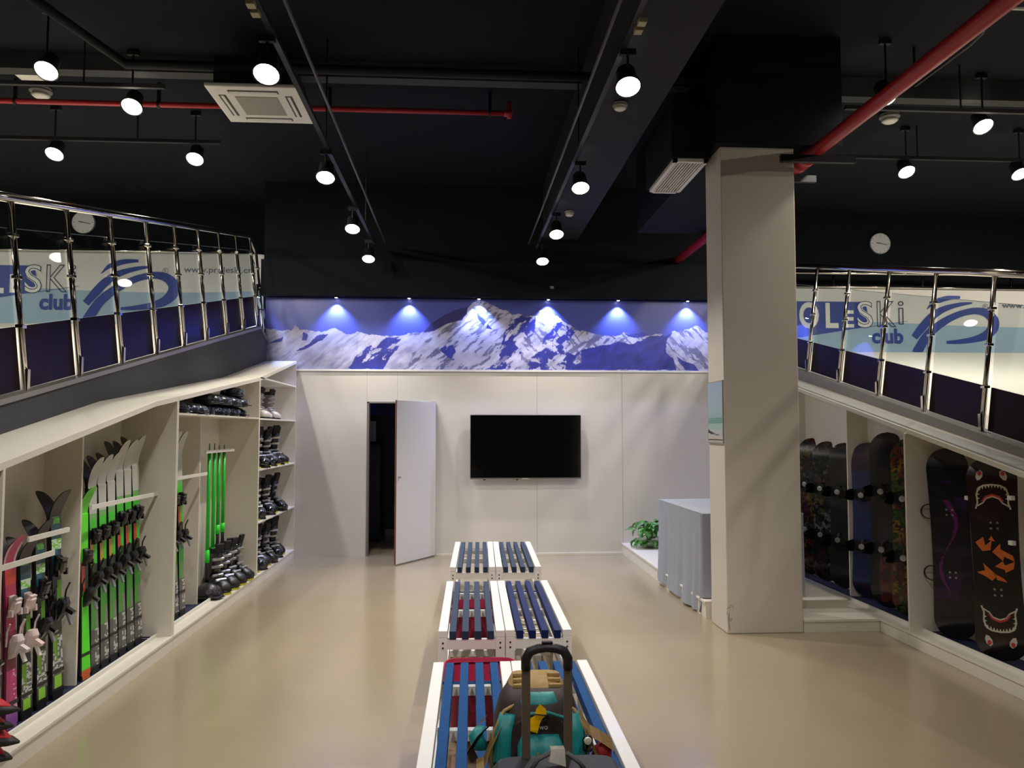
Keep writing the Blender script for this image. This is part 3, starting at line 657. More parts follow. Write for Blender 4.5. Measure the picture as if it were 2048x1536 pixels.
cabinet('boot_cabinet', 'white boot cabinet with five tiers at the far end of the left wall', 8.919, 10.84, XF, XB, roofL, [(8.929, 0), (10.83, 0)], [(8.94, 10.82, z, 0) for z in (.675, 1.25, 1.81, 2.265)], [], kinks, mats=False)
# snowboard cabinets (right)
XRF, XRB = 3.505, 3.93
cab_right = cabinet('snowboard_cabinet', 'white open snowboard cabinet nearest the camera on the right', 3.2, 6.158, XRF, XRB, roofR, [(4.5, 0.0), (6.146, 0)], [], over=-.03)
cabinet('snowboard_cabinet', 'white snowboard cabinet beside the pillar, holding six upright snowboards', 6.162, 8.95, XRF, XRB, roofR, [(6.172, .02), (7.54, .22), (8.94, 0)], [], over=-.03)
cabinet('snowboard_cabinet', 'white snowboard cabinet hidden behind the pillar', 8.954, 10.84, XRF, XRB, roofR, [(8.964, 0), (10.83, 0)], [], over=-.03)
bm = NB(); rings(bm, [[(3.56, y, roofR(y) + .001), (3.72, y, roofR(y) + .001), (3.72, y, roofR(y) + .012), (3.56, y, roofR(y) + .012)] for y in (3.2, 9.6)])
tag(obj('cable_duct', bm, mat('duct_grey', (186, 184, 180), .4)), 'flat pale cable channel along the sloping top of the right cabinets', 'cable channel')

# ================================================================ skis
def ski_mesh(L, wid, paintf):
    bm = NB(); n = 120; rs = []
    for i in range(n + 1):
        t_ = i / n; z = L * t_
        wd = wid * (.5 - .14 * sin(pi * min(1, t_ * 1.08)) )
        if t_ > .93: wd *= sqrt(max(0.02, 1 - ((t_ - .93) / .07) ** 2))
        if t_ < .02: wd *= .8
        c = .0; 
        if t_ > .84: k = (t_ - .84) / .16; c = .085 * k ** 2.0
        if t_ > .985: z -= (t_ - .985) * L * .3
        th = .006 if t_ > .85 else .012
        rs.append([(c + .002, -wd, z)] + [(c + .002 + th, wd * q, z) for q in (-.94, -.62, -.3, 0, .3, .62, .94)] + [(c + .002, wd, z)])
    rings(bm, rs); return bm
def binding(toe, shell, metal, z, par, f):
    bm = NB(); 
    if toe:
        loft(bm, [((.012, 0, z - .05), (0, .034, 0), (.008, 0, 0)), ((.03, 0, z - .03), (0, .036, 0), (.022, 0, 0)), ((.04, 0, z + .02), (0, .032, 0), (.028, 0, 0)), ((.022, 0, z + .06), (0, .024, 0), (.012, 0, 0))], 10)
        obox(bm, (.05, 0, z + .03), (.02, .05, .03), (0, .4, 0)); obox(bm, (.04, .038, z - .03), (.02, .012, .035)); obox(bm, (.04, -.038, z - .03), (.02, .012, .035))
    else:
        loft(bm, [((.016, 0, z - .07), (0, .03, 0), (.012, 0, 0)), ((.034, 0, z - .03), (0, .036, 0), (.028, 0, 0)), ((.046, 0, z + .02), (0, .034, 0), (.036, 0, 0)), ((.05, 0, z + .05), (0, .028, 0), (.02, 0, 0))], 10)
        obox(bm, (.085, 0, z - .02), (.05, .03, .018), (0, .6, 0)); tube(bm, [(.02, .05, z), (.03, .056, z + .08), (.05, .06, z + .12)], .005, 6); tube(bm, [(.02, -.05, z), (.03, -.056, z + .08), (.05, -.06, z + .12)], .005, 6)
    o_ = obj('toe_binding' if toe else 'heel_binding', bm, shell, par, world=False, smooth=False)
    return o_
def metal_bit(z, par, m):
    bm = NB(); obox(bm, (.075, .0, z - .05), (.012, .022, .09), (0, -.35, 0)); obj('heel_lever', bm, m, par, world=False)
def pair_proto(L, wid, colf, shell, lever, nm='skis'):
    def build():
        t = thing('ski_pair', '', 'skis')
        for s in (0, 1):
            sk = obj('ski', ski_mesh(L, wid, None), mat_paint('ski_topsheet', .4, .1), t, world=False, paint=lambda x, y, z, n, s=s: colf(z / L, y / wid, n, s))
            binding(True, shell, None, L * .625, sk, 1); binding(False, shell, None, L * .43, sk, 1); metal_bit(L * .43, sk, lever)
            if s: sk.rotation_euler = (0, 0, pi)
        for z in (.12,):
            bm = NB(); box(bm, -.016, .016, -.052, .052, z * L, z * L + .02); obj('strap', bm, BLK, t, world=False)
        return t
    return Proto(build)
_rg = random.Random(5)
def sp(a, b, p): return a if _rg.random() < p else b
def col_green(z, y, n, s):     # tail to tip
    if n.x < -.4: return (30, 30, 32)
    if abs(n.y) > .6: return (24, 24, 24)
    if z < .03: return (52, 52, 50)
    if z < .20: return sp((190, 190, 185), (98, 100, 94), .42) if y > 0 else (84, 86, 82)
    if z < .28: return (76, 150, 58) if y < .1 else (128, 132, 122)
    if z < .42: return (58, 148, 46)
    if z < .50: return (46, 60, 40)
    if z < .62: return (196, 74, 36) if -.5 < y < .05 else (70, 196, 50)
    if z < .655: return (40, 40, 40)
    if z < .71: return (70, 200, 48)
    if z < .735: return (120, 180, 104)
    return (196, 196, 186)
def col_yel(z, y, n, s):
    c = col_green(z, y, n, s)
    return (190, 150, 40) if c == (196, 74, 36) else c
def col_bright(z, y, n, s):
    if n.x < -.4 or abs(n.y) > .6: return (28, 28, 28)
    if z < .05: return (228, 112, 60)
    if z < .45: return (86, 236, 30)
    if z < .6: return (196, 70, 44) if y < 0 else (60, 60, 56)
    return (100, 230, 40)
def col_dark(z, y, n, s):      # black with blue, lime and white details
    if n.x < -.4: return (26, 28, 30)
    if abs(n.y) > .6: return (24, 26, 26)
    if z < .05: return (24, 24, 26)
    if z < .11: return (138, 200, 44) if abs(y) < .35 else (36, 40, 40)
    if z < .30: return (112, 160, 40) if y < -.02 * 1 and z > .16 + .2 * abs(y) else sp((196, 200, 196), (90, 96, 92), .45)
    if z < .44: return (38, 42, 44)
    if z < .56: return (92, 150, 36) if y > 0 else (30, 36, 44)
    if z < .64: return (36, 40, 44)
    if z < .71: return (34, 92, 118) if y < .1 else (40, 56, 60)
    if z < .755: return sp((200, 220, 200), (120, 200, 50), .5)
    if z < .83: return (40, 74, 82)
    if z < .87: return (82, 154, 50) if abs(y) < .25 else (34, 40, 40)
    return (38, 38, 42)
def col_pink(z, y, n, s):
    if n.x < -.4: return (30, 28, 30)
    if abs(n.y) > .6: return (120, 40, 70)
    if z < .08: return (150, 90, 170)
    if z < .30: return sp((226, 170, 196), (196, 62, 120), .3) if y > .1 else (200, 66, 124)
    if z < .5: return (120, 40, 64)
    if z < .74: return (178, 52, 92)
    if z < .82: return (206, 70, 56)
    return (214, 70, 120) if abs(y) < .36 else (232, 196, 200)
G_SKI = pair_proto(1.52, .118, col_green, BLK, SILV); Y_SKI = pair_proto(1.47, .118, col_yel, BLK, SILV)
N_SKI = pair_proto(1.25, .112, col_bright, BLK, SILV)
D_SKI = pair_proto(1.10, .108, col_dark, BLKG, SILV); K_SKI = pair_proto(1.02, .108, col_pink, mat('white_binding', (222, 208, 206), .35), WPLAST)
W_SKI = pair_proto(1.00, .108, col_dark, mat('pale_pink_binding', (226, 204, 200), .35), WPLAST)
ZF = .093
def ski(pr_, y, yaw, lb, group, x=-2.395, lean=R(2.6), sc=1, side=0):
    pr_.put((x, y, ZF), (side, -lean, yaw), lb, group, sc)
GA, GB, GC = 'short rental skis in the nearest left bay', 'green and white skis in the second left bay', 'green skis in the third left bay'
yw = -R(6)
ski(D_SKI, 4.30, yw, 'short dark ski pair beside the cabinet upright at the left photo edge', GA, sc=.9)
ski(K_SKI, 4.52, yw, 'short pink ski pair with white bindings among dark skis', GA)
ski(W_SKI, 4.67, yw, 'short dark ski pair with pale bindings just right of the pink pair', GA)
ski(D_SKI, 4.83, yw, 'short dark ski pair between the pale-binding pair and the tallest dark pair', GA, sc=.98)
ski(D_SKI, 5.01, yw, 'tallest dark ski pair with spread tips, rightmost of the nearest bay', GA, sc=1.12)
for k, (y, s_, z_) in enumerate(((5.50, .96, 0), (5.64, .97, 0), (5.78, .98, 0), (5.92, 1.0, 0), (6.06, 1.0, 0), (6.20, 1.02, 0))):
    ski(Y_SKI if k < 3 else G_SKI, y, yw, f'green ski pair with white tips, {ORD[k]} from left of the six in the second bay', GB, sc=s_)
ski(N_SKI, 5.37, yw, 'bright lime green ski pair with orange tail, leftmost in the second bay', 'lime skis', sc=.98)
for k, y in enumerate((6.82, 6.98, 7.14)):
    ski(G_SKI, y, yw, f'green ski pair, {["leftmost", "middle one", "rightmost"][k]} of three in the third bay beside the poles', GC, sc=1.04)
# ---- poles
def pole_build(): 
    t = thing('ski_pole', '', 'ski pole'); L = 1.2
    bm = NB(); tube(bm, [(0, 0, .28), (0, 0, L)], [.018, .016], 10); obj('shaft', bm, mat('green_shaft', (28, 196, 40), .35), t, smooth=True)
    bm = NB(); tube(bm, [(0, 0, 0.16), (0, 0, .28)], [.021, .02], 10); obj('lower_grip', bm, mat('neon_green', (40, 230, 50), .4), t, smooth=True)
    bm = NB(); loft(bm, [((0, 0, -.02), (.022, 0, 0), (0, .016, 0)), ((0, 0, .02), (.018, 0, 0), (0, .015, 0)), ((0, 0, .1), (.015, 0, 0), (0, .013, 0)), ((0, 0, .17), (.018, 0, 0), (0, .015, 0))], 12); obj('grip', bm, BLK, t, smooth=True)
    bm = NB(); tube(bm, [(.015, 0, .0), (.04, .01, -.08), (.03, .015, -.16), (.0, .01, -.12), (.005, 0, -.01)], .005, 6); obj('strap', bm, BLK, t)
    bm = NB(); lathe(bm, [(.006, L - .005), (.036, L), (.03, L + .012), (.006, L + .014)], seg=16); obj('basket', bm, BLK, t, smooth=True)
    bm = NB(); tube(bm, [(0, 0, L), (0, 0, L + .09)], [.008, .005], 8); obj('tip', bm, mat('dull_green_tip', (84, 140, 80), .4), t)
    return t
PO = Proto(pole_build)
for k, (y, z0, s_) in enumerate(((7.86, .27, 1), (8.02, .27, 1), (8.17, .57, .78), (8.34, .57, .78))):
    PO.put((-2.405, y, 1.46 - 1.2 * s_ + 0.0), (0, -.0, 0), f'upside-down green ski pole, {["leftmost long one", "second long one", "first short one", "rightmost short one"][k]} in the rack', 'green ski poles hanging in the third bay', s_ if s_ == 1 else (1, 1, s_))

# ================================================================ boots, helmets
def boot_proto(shellm, cuffm, solem, bucklem):
    def build():
        t = thing('ski_boot', '', 'ski boot')
        bm = NB(); loft(bm, [((-.13, 0, .055), (0, .035, 0), (0, 0, .04)), ((-.10, 0, .075), (0, .045, 0), (0, 0, .065)), ((-.02, 0, .085), (0, .046, 0), (0, 0, .075)), ((.06, 0, .065), (0, .052, 0), (0, 0, .052)), ((.12, 0, .05), (0, .052, 0), (0, 0, .036)), ((.155, 0, .04), (0, .036, 0), (0, 0, .024))], 16); obj('shell', bm, shellm, t, smooth=True, world=False)
        bm = NB(); loft(bm, [((-.055, 0, .10), (.075, 0, 0), (0, .046, 0)), ((-.045, 0, .17), (.068, 0, 0), (0, .048, 0)), ((-.03, 0, .24), (.068, 0, 0), (0, .052, 0)), ((-.015, 0, .295), (.07, 0, 0), (0, .054, 0))], 16); obj('cuff', bm, cuffm, t, smooth=True, world=False)
        bm = NB(); loft(bm, [((-.02, 0, .28), (.058, 0, 0), (0, .044, 0)), ((-.012, 0, .335), (.062, 0, 0), (0, .046, 0))], 14); obox(bm, (.045, 0, .33), (.02, .06, .08), (0, .3, 0)); obj('liner', bm, mat('liner_black', (30, 30, 32), .8), t, smooth=False, world=False)
        bm = NB(); obox(bm, (.09, 0, .008), (.12, .08, .016)); obox(bm, (-.09, 0, .008), (.08, .07, .016)); obj('sole', bm, solem, t, world=False)
        for x, z, w_ in ((.085, .105, .05), (.045, .135, .05), (.035, .2, .052), (.045, .255, .055)):
            bm = NB(); obox(bm, (x, -.01, z), (.014, w_ * 1.7, .018), (0, .5, 0)); obox(bm, (x + .006, -.04, z), (.02, .04, .01), (0, .5, .3)); obj('buckle', bm, bucklem, t, world=False)
        return t
    return Proto(build)
YSOLE = mat('yellow_sole', (196, 190, 40), .5)
BB = boot_proto(BLK, BLKG, YSOLE, SILV); BG = boot_proto(BLKG, BLK, BLK, BRUSH)
BW = boot_proto(mat('white_shell', (214, 208, 204), .35), mat('grey_cuff', (140, 134, 128), .4), BLK, SILV)
tiers = ((1.81, 'second highest tier', 'W'), (1.25, 'middle tier', 'B'), (.675, 'second lowest tier', 'B'), (.107, 'bottom tier', 'B'))
rg = random.Random(11)
for z, nm, kd in tiers:
    n = 5 if kd == 'W' else 7
    for k in range(n):
        y = 9.16 + k * (.27 if kd == 'W' else .22)
        pr_ = BW if kd == 'W' else (BB if (k % 2 == 0) else BG)
        colr = 'white and grey' if kd == 'W' else 'black'
        zz = z if z > .2 else .108
        pr_.put((-2.40 + .05 * (k % 2), y, zz + .001), (0, 0, rg.uniform(-.9, -.3)), f'{colr} ski boot on the boot cabinet {nm}, {ORD[k]} from left', f'ski boots on the {nm}', 1.0 if kd == 'W' else rg.uniform(1.18, 1.32))
for k, y in enumerate((8.02, 8.24, 8.46, 8.70)):
    BB.put((-2.37, y, .108), (0, 0, -.7 + .15 * k), f'black ski boot beside the floor helmets, {ORD[k]} from left', 'ski boots below the poles', 1.28)
def helmet_build(shell, ring):
    def build():
        t = thing('ski_helmet', '', 'helmet')
        bm = NB(); n = 10
        rings(bm, [[(cos(a) * .125 * cos(b), sin(a) * .1 * cos(b), .03 + .115 * sin(b)) for a in [2 * pi * k / 24 for k in range(24)]] for b in [pi / 2 * j / n * .97 for j in range(n + 1)]]); rings(bm, [[(cos(a) * .125 * s_, sin(a) * .1 * s_, z) for a in [2 * pi * k / 24 for k in range(24)]] for s_, z in ((.92, 0), (1, .015), (1, .03))]); obj('shell', bm, shell, t, smooth=True, world=False)
        bm = NB(); loft(bm, [((.10, 0, .03), (0, .08, 0), (0, 0, .008)), ((.15, 0, .02), (0, .06, 0), (0, 0, .006))], 12); obj('visor', bm, BLK, t, world=False)
        for x, y_, in ((.11, 0), (.06, -.075), (.06, .075)):
            bm = NB(); M_ = Matrix.Translation((x * .98, y_ * 1.0, .075)) @ Vector((x, y_, .03)).to_track_quat('Z', 'Y').to_matrix().to_4x4()
            lathe(bm, [(.022, -.01), (.022, .012), (.013, .012), (.013, .004)], mtx=M_, seg=14); obj('vent_ring', bm, ring, t, world=False)
        bm = NB(); tube(bm, [(.02, -.09, .02), (.05, -.07, -.0), (.06, 0, .003), (.05, .07, 0), (.02, .09, .02)], .005, 6); obj('chin_strap', bm, BLK, t, world=False)
        return t
    return build
HN = Proto(helmet_build(mat('navy_shell', (30, 34, 52), .3, coat=.3), mat('grey_ring_b', (120, 130, 150), .4)))
HP = Proto(helmet_build(mat('black_shell', (34, 34, 36), .35), mat('dark_ring', (70, 70, 74), .4)))
k = 0
for y in (6.56, 6.74, 6.92, 7.10, 7.28, 7.45, 7.72, 7.90, 8.08, 8.26, 8.42):
    lv = min(3, int((roofL(y - .06) - .038 - 1.815) // .102))
    for j in range(lv):
        HN.put((-2.34 + .02 * (j % 2), y + .01 * j, 1.8165 + j * .1015), (0, 0, rg.uniform(-1.5, .1)), f'navy helmet on the upper shelf, {ORD[k]} pile from left, {["bottom", "second", "third"][j]} layer', 'helmets on the upper shelf', (1.0, 1.0, .7))
    k += 1
HP.put((-2.36, 7.74, .108), (0, 0, -.3), 'black ski helmet on the cabinet floor below the two long poles', 'helmets below the poles', 1.0)
HP.put((-2.33, 7.87, .108), (0, 0, -.9), 'second black ski helmet squeezed beside the black boots', 'helmets below the poles', .7)
# glove-like black and red items at the left photo edge
def rshoe():
    t = thing('overshoe', '', 'shoe')
    bm = NB(); loft(bm, [((-.14, 0, .045), (0, .05, 0), (0, 0, .03)), ((-.05, 0, .05), (0, .055, 0), (0, 0, .04)), ((.06, 0, .04), (0, .055, 0), (0, 0, .032)), ((.13, 0, .03), (0, .035, 0), (0, 0, .018)), ((.17, 0, .025), (0, .008, 0), (0, 0, .006))], 14); obj('upper', bm, mat('black_rubber', (28, 22, 20), .6), t, smooth=True, world=False)
    bm = NB(); loft(bm, [((-.1, 0, .078), (0, .045, 0), (0, 0, .014)), ((0, 0, .08), (0, .054, 0), (0, 0, .016)), ((.08, 0, .064), (0, .045, 0), (0, 0, .012)), ((.13, 0, .046), (0, .01, 0), (0, 0, .004))], 12); obj('red_top', bm, mat('red_fabric', (190, 30, 40), .6), t, smooth=True, world=False)
    return t
RS = Proto(rshoe)
for k in range(4):
    RS.put((-2.28 + .03 * (k % 2), 4.03 - .015 * k, .108 + k * .074), (0, 0, -.1 + .1 * k), f'black shoe with red top at the left photo edge, {["bottom", "second from bottom", "third from bottom", "topmost"][k]} of its pile', 'black and red shoes piled on the cabinet base')

# ================================================================ snowboards
def board_bm(L, W, th=.011):
    bm = NB(); n = 150; m_ = 30; rows = []
    for i in range(n + 1):
        t_ = i / n; z = L * t_; e = min(t_, 1 - t_); wd = W / 2 * (1 - .09 * sin(pi * min(1, max(0, (t_ - .12) / .76))))
        nl = .115
        if e < nl: wd *= (max(0.0, 1 - ((nl - e) / nl) ** 2.3)) ** .5 + 1e-3
        c = 0
        if e < .13: c = -.045 * ((.13 - e) / .13) ** 2       # tips curl away from the base (base faces +x)
        rows.append([Vector((c, -wd + 2 * wd * j / m_, z)) for j in range(m_ + 1)])
    fr = [[bm.verts.new(p) for p in r] for r in rows]; bk = [[bm.verts.new(p - Vector((th, 0, 0))) for p in r] for r in rows]
    for i in range(n):
        for j in range(m_):
            bm.faces.new((fr[i][j], fr[i][j + 1], fr[i + 1][j + 1], fr[i + 1][j])); bm.faces.new((bk[i][j], bk[i + 1][j], bk[i + 1][j + 1], bk[i][j + 1]))
        bm.faces.new((fr[i][0], fr[i + 1][0], bk[i + 1][0], bk[i][0])); bm.faces.new((fr[i][m_], bk[i][m_], bk[i + 1][m_], fr[i + 1][m_]))
    for i in (0, n):
        for j in range(m_): bm.faces.new((fr[i][j], bk[i][j], bk[i][j + 1], fr[i][j + 1]))
    return bm
def snow_binding(par, z, s, flip):
    """binding on the side s (+1: towards +x)"""
    bm = NB(); obox(bm, (s * .02, 0, z), (.025, .23, .10)); lathe(bm, [(.05, 0), (.05, .012), (.03, .014)], mtx=Matrix.Translation((s * .033, 0, z)) @ Matrix.Rotation(s * pi / 2, 4, 'Y'), seg=18)
    b = obj('binding', bm, BLK, par, world=False)
    bm = NB(); hb = []
    for k in range(7):
        h_ = .03 + .17 * k / 6; hb.append([(s * h_, -.12 * flip - .02 * flip * k / 6 + .012 * flip * (1 - abs(q) / 1.0), z + q * (.055 - .02 * (k / 6) ** 2)) for q in (-1, -.5, 0, .5, 1)])
    rings(bm, hb, close=False, caps=False); r = bmesh.ops.solidify(bm, geom=bm.faces[:], thickness=.008); obj('highback', bm, BLK, par, world=False)
    bm = NB()
    for yy, hh in ((-.02 * flip, .10), (.075 * flip, .075)):
        tube(bm, [(s * .02, yy, z - .055), (s * hh * .7, yy, z - .062), (s * hh, yy, z - .03), (s * hh * 1.05, yy, z), (s * hh, yy, z + .03), (s * hh * .7, yy, z + .062), (s * .02, yy, z + .055)], .011, 8, flat=.6)
    obj('strap', bm, BLK, par, world=False)
    bm = NB(); lathe(bm, [(.026, 0), (.026, .012), (.012, .014)], mtx=Matrix.Translation((s * .11, -.02 * flip, z + .0)) @ Matrix.Rotation(s * pi / 2, 4, 'Y'), seg=14); obj('ratchet', bm, SILV, par, world=False)
def snowboard(label, L, W, base, loc, yaw, lean, side, extra=None, cat='snowboard', tilt=0):
    """side=+1: bindings towards the room"""
    t = thing('snowboard', label, 'snowboard', (0, 0, 0), 'snowboards standing in the right cabinets')
    d_ = obj('deck', board_bm(L, W), mat_paint('board_graphic', .25, .3), t, world=False, paint=base)
    for z, fl in ((L * .335, 1), (L * .66, 1)): snow_binding(t, z, side if side > 0 else -1.0, fl)
    if side < 0:
        for z in (L * .335, L * .66):
            for a in (-.02, .02):
                for b in (-.02, .02):
                    bm = NB(); lathe(bm, [(.008, 0), (.008, .002)], mtx=Matrix.Translation((.0005, a, z + b)) @ Matrix.Rotation(pi / 2, 4, 'Y'), seg=10)
                    obj('screw_head', bm, BRUSH, t, world=False)
    if base is g_purple:
        for z in (L * .335, L * .66):
            bm = NB(); tube(bm, [(-.05, -W / 2 - .005 + .055 * cos(2 * pi * k / 20), z + .055 * sin(2 * pi * k / 20)) for k in range(21)], .006, 8, caps=False); obj('ankle_loop', bm, BLK, t, world=False)
    if extra: extra(t)
    t.location = loc; t.rotation_euler = (tilt, lean, yaw)
    return t
def hashn(a, b): v = sin(a * 127.1 + b * 311.7) * 43758.5453; return v - math.floor(v)
def blot(y, z, s):
    u, v = y * s, z * s; i, j = math.floor(u), math.floor(v); f_, g_ = u - i, v - j; f_ = f_ * f_ * (3 - 2 * f_); g_ = g_ * g_ * (3 - 2 * g_)
    return (hashn(i, j) * (1 - f_) + hashn(i + 1, j) * f_) * (1 - g_) + (hashn(i, j + 1) * (1 - f_) + hashn(i + 1, j + 1) * f_) * g_
def g_collage(seed, pal, dark=(22, 20, 24), th=.5):
    def f(x, y, z, n):
        v = .65 * blot(y + seed, z + seed * .7, 30) + .35 * blot(y + seed, z, 83); 
        if v < th: return dark
        c = pal[int(hashn(math.floor((y + seed) * 11 + blot(y, z, 25)), math.floor(z * 8 + seed + blot(z, y, 19))) * len(pal)) % len(pal)]; k_ = .35 + .45 * blot(z, y, 60); return tuple(q * k_ for q in c)
    return f
def g_purple(x, y, z, n):
    if abs((y + .02) - (.06 * sin(z * 9))) < .022 * blot(y, z, 6) and .35 < z < 1.05: return (104, 30, 96)
    if .95 < z < 1.2 and blot(y, z, 20) > .6: return (40, 28, 66)
    if .3 < z < .5 and blot(y + 3, z, 9) > .55: return (44, 24, 60)
    return (24, 22, 30)
def g_shark(x, y, z, n):
    return (44, 28, 26) if blot(y, z, 5) > .55 else (30, 26, 26)
def g_blue(x, y, z, n): return (28, 44, 96) if .15 < z < 1.2 else ((52, 36, 50) if blot(y, z, 12) > .5 else (30, 34, 58))
def g_plainblack(x, y, z, n):
    if .05 < z < .45 and abs(y) < .07: return (92, 40, 34) if blot(y, z, 30) > .35 else (60, 28, 26)
    return (26, 26, 34) if blot(y, z, 8) > .4 else (18, 18, 22)
def shark_extra(t, L=1.40):
    CRE = mat('cream_print', (206, 196, 178), .4); ORG = mat('orange_print', (206, 104, 36), .4); REDM = mat('red_print', (196, 56, 66), .4)
    def face(zc, s):
        def line(pts, r, m, nm):
            bm = NB(); n_ = len(pts)
            for i in range(n_ - 1):
                a, b = Vector(pts[i]), Vector(pts[i + 1]); d_ = (b - a).normalized(); q = Vector((-d_.y, d_.x)) * r
                bm.faces.new([bm.verts.new((.0022, p.x, zc + s * p.y)) for p in (a - q - d_ * r * .4, b - q + d_ * r * .4, b + q + d_ * r * .4, a + q - d_ * r * .4)])
            obj(nm, bm, m, t, world=False)
        # mouth outline: mirrored cup shape with a curved upper lip
        cup = [(-.105, .10), (-.092, .06), (-.096, 0), (-.08, -.045), (-.05, -.062), (0, -.068), (.05, -.062), (.08, -.045), (.096, 0), (.092, .06), (.105, .10)]
        line(cup, .005, CRE, 'jaw_outline')
        bm = NB()
        for k in range(9):
            u = -.075 + .15 * k / 8; zb = -.066 + .02 * abs(u / .075) ** 2
            bm.faces.new([bm.verts.new((.0024, a, zc + s * b)) for a, b in ((u - .008, zb), (u + .008, zb), (u, zb + .022))])
        for sx in (-1, 1):
            for k in range(3):
                zb = -.03 + .03 * k; bm.faces.new([bm.verts.new((.0024, a, zc + s * b)) for a, b in ((sx * .093, zb - .008), (sx * .093, zb + .008), (sx * .076, zb))])
        obj('teeth', bm, CRE, t, world=False)
        lip = [(-.10, .085), (-.06, .06), (-.04, .03), (0, .015), (.04, .03), (.06, .06), (.10, .085)]
        line(lip, .0045, CRE, 'lip_outline'); line([(a, b - .012) for a, b in lip[1:-1]], .007, REDM, 'gum')
        # eyes beyond the mouth
        for sx in (-1, 1):
            bm = NB(); bm.faces.new([bm.verts.new((.0022, sx * a, zc + s * b)) for a, b in ((.088, -.095), (.096, -.12), (.088, -.15), (.066, -.17), (.05, -.155), (.052, -.125), (.07, -.10))]); obj('eye', bm, CRE, t, world=False)
            bm = NB(); bm.faces.new([bm.verts.new((.0026, sx * (.07 + .013 * cos(a)), zc + s * (-.145 + .017 * sin(a)))) for a in [2 * pi * k / 12 for k in range(12)]]); obj('pupil', bm, REDM, t, world=False)
    face(.27, 1); face(L - .26, -1)
    bm = NB()
    shapes = [[(-.12, .86), (-.07, .90), (-.06, .84), (-.02, .88), (-.03, .81), (-.08, .80)], [(-.02, .80), (.03, .86), (.03, .82), (.10, .78), (.11, .74), (.05, .77), (.04, .74)], [(-.12, .655), (-.07, .67), (-.08, .72), (-.04, .68), (.0, .64), (-.03, .60), (-.07, .63)], [(-.01, .70), (.04, .74), (.05, .71), (.11, .74), (.10, .69), (.05, .66), (.05, .68)], [(-.04, .88), (-.02, .91), (.0, .87)], [(-.02, .655), (.04, .62), (.06, .595), (.0, .61)]]
    for s_ in shapes: bm.faces.new([bm.verts.new((.0022, a, b - .055)) for a, b in s_])
    obj('orange_flames', bm, ORG, t, world=False)
# base side faces the room: local +x must point to the camera side (-x, -y)
def yaw_to(deg): return R(180 + deg)
def foot(px, X): p = at(px, 1240, X=X); return (X, p.y, ZF)
snowboard('black and purple snowboard with screw heads, left of the toothed jaw board', 1.45, .29, g_purple, foot(1912, 3.74), yaw_to(50), -R(1.5), -1, tilt=R(1.5))
snowboard('black snowboard with two toothed jaws, eyes and orange flames', 1.40, .31, g_shark, foot(2002, 3.70), yaw_to(50), -R(1.5), -1, extra=shark_extra, tilt=R(1.5))
cb = g_collage(1.3, [(120, 50, 30), (150, 120, 50), (90, 40, 60), (50, 90, 120), (110, 100, 60), (140, 60, 40)])
snowboard('colourful collage snowboard nearest the pillar', 1.50, .28, cb, foot(1624, 3.84), yaw_to(45), -R(2), 1)
snowboard('snowboard with white, yellow and purple collage next to the plain dark one', 1.47, .28, g_collage(7.7, [(150, 150, 145), (120, 110, 50), (90, 40, 70), (60, 80, 70)], th=.5), foot(1655, 3.83), yaw_to(45), -R(2), 1)
snowboard('plain dark snowboard beside the recessed divider', 1.46, .28, lambda x, y, z, n: (38, 38, 36), foot(1690, 3.83), yaw_to(45), -R(2), 1)
snowboard('blue snowboard with black bindings right of the recessed divider', 1.47, .29, g_blue, foot(1738, 3.83), yaw_to(45), -R(2), 1)
snowboard('tall glossy black snowboard with reflections, middle of its bay', 1.57, .30, g_plainblack, foot(1778, 3.80), yaw_to(45), -R(2), 1)
snowboard('snowboard with yellow and green print, partly hidden by the cabinet upright', 1.52, .29, g_collage(5.2, [(190, 150, 40), (70, 110, 50), (150, 60, 50), (110, 130, 50)], dark=(24, 34, 28), th=.35), foot(1822, 3.79), yaw_to(45), -R(2), 1)

for px, py, X_ in ((1848, 982, 3.76), (1934, 996, 3.62), (2020, 996, 3.62), (2022, 1086, 3.62)):
    p = at(px, py, X=X_); bm = NB(); box(bm, X_ - .006, X_ + .02, p.y - .02, p.y + .02, p.z - .014, p.z + .014)
    obj('holder_clip', bm, WPLAST, cab_right)
# ================================================================ platform, table, plant
t = thing('low_platform', 'low white platform step running behind the pillar along the right', 'platform', (2.8, 8.7, 0))
bm = NB(); box(bm, 2.19, 3.50, 7.13, YW, 0, .13); obj('base', bm, LAM, t)
bm = NB(); box(bm, 2.18, 3.50, 7.13, YW, .13, .15); obj('top_board', bm, LAM, t, bev=.002)
t = thing('low_step', 'low white step between the pillar and the right cabinets', 'step', (3.2, 6.7, 0))
bm = NB(); box(bm, 2.85, 3.50, 6.585, 6.96, 0, .085); obj('base', bm, LAM, t)
bm = NB(); box(bm, 2.85, 3.50, 6.575, 6.97, .085, .107); obj('top_board', bm, LAM, t, bev=.002)
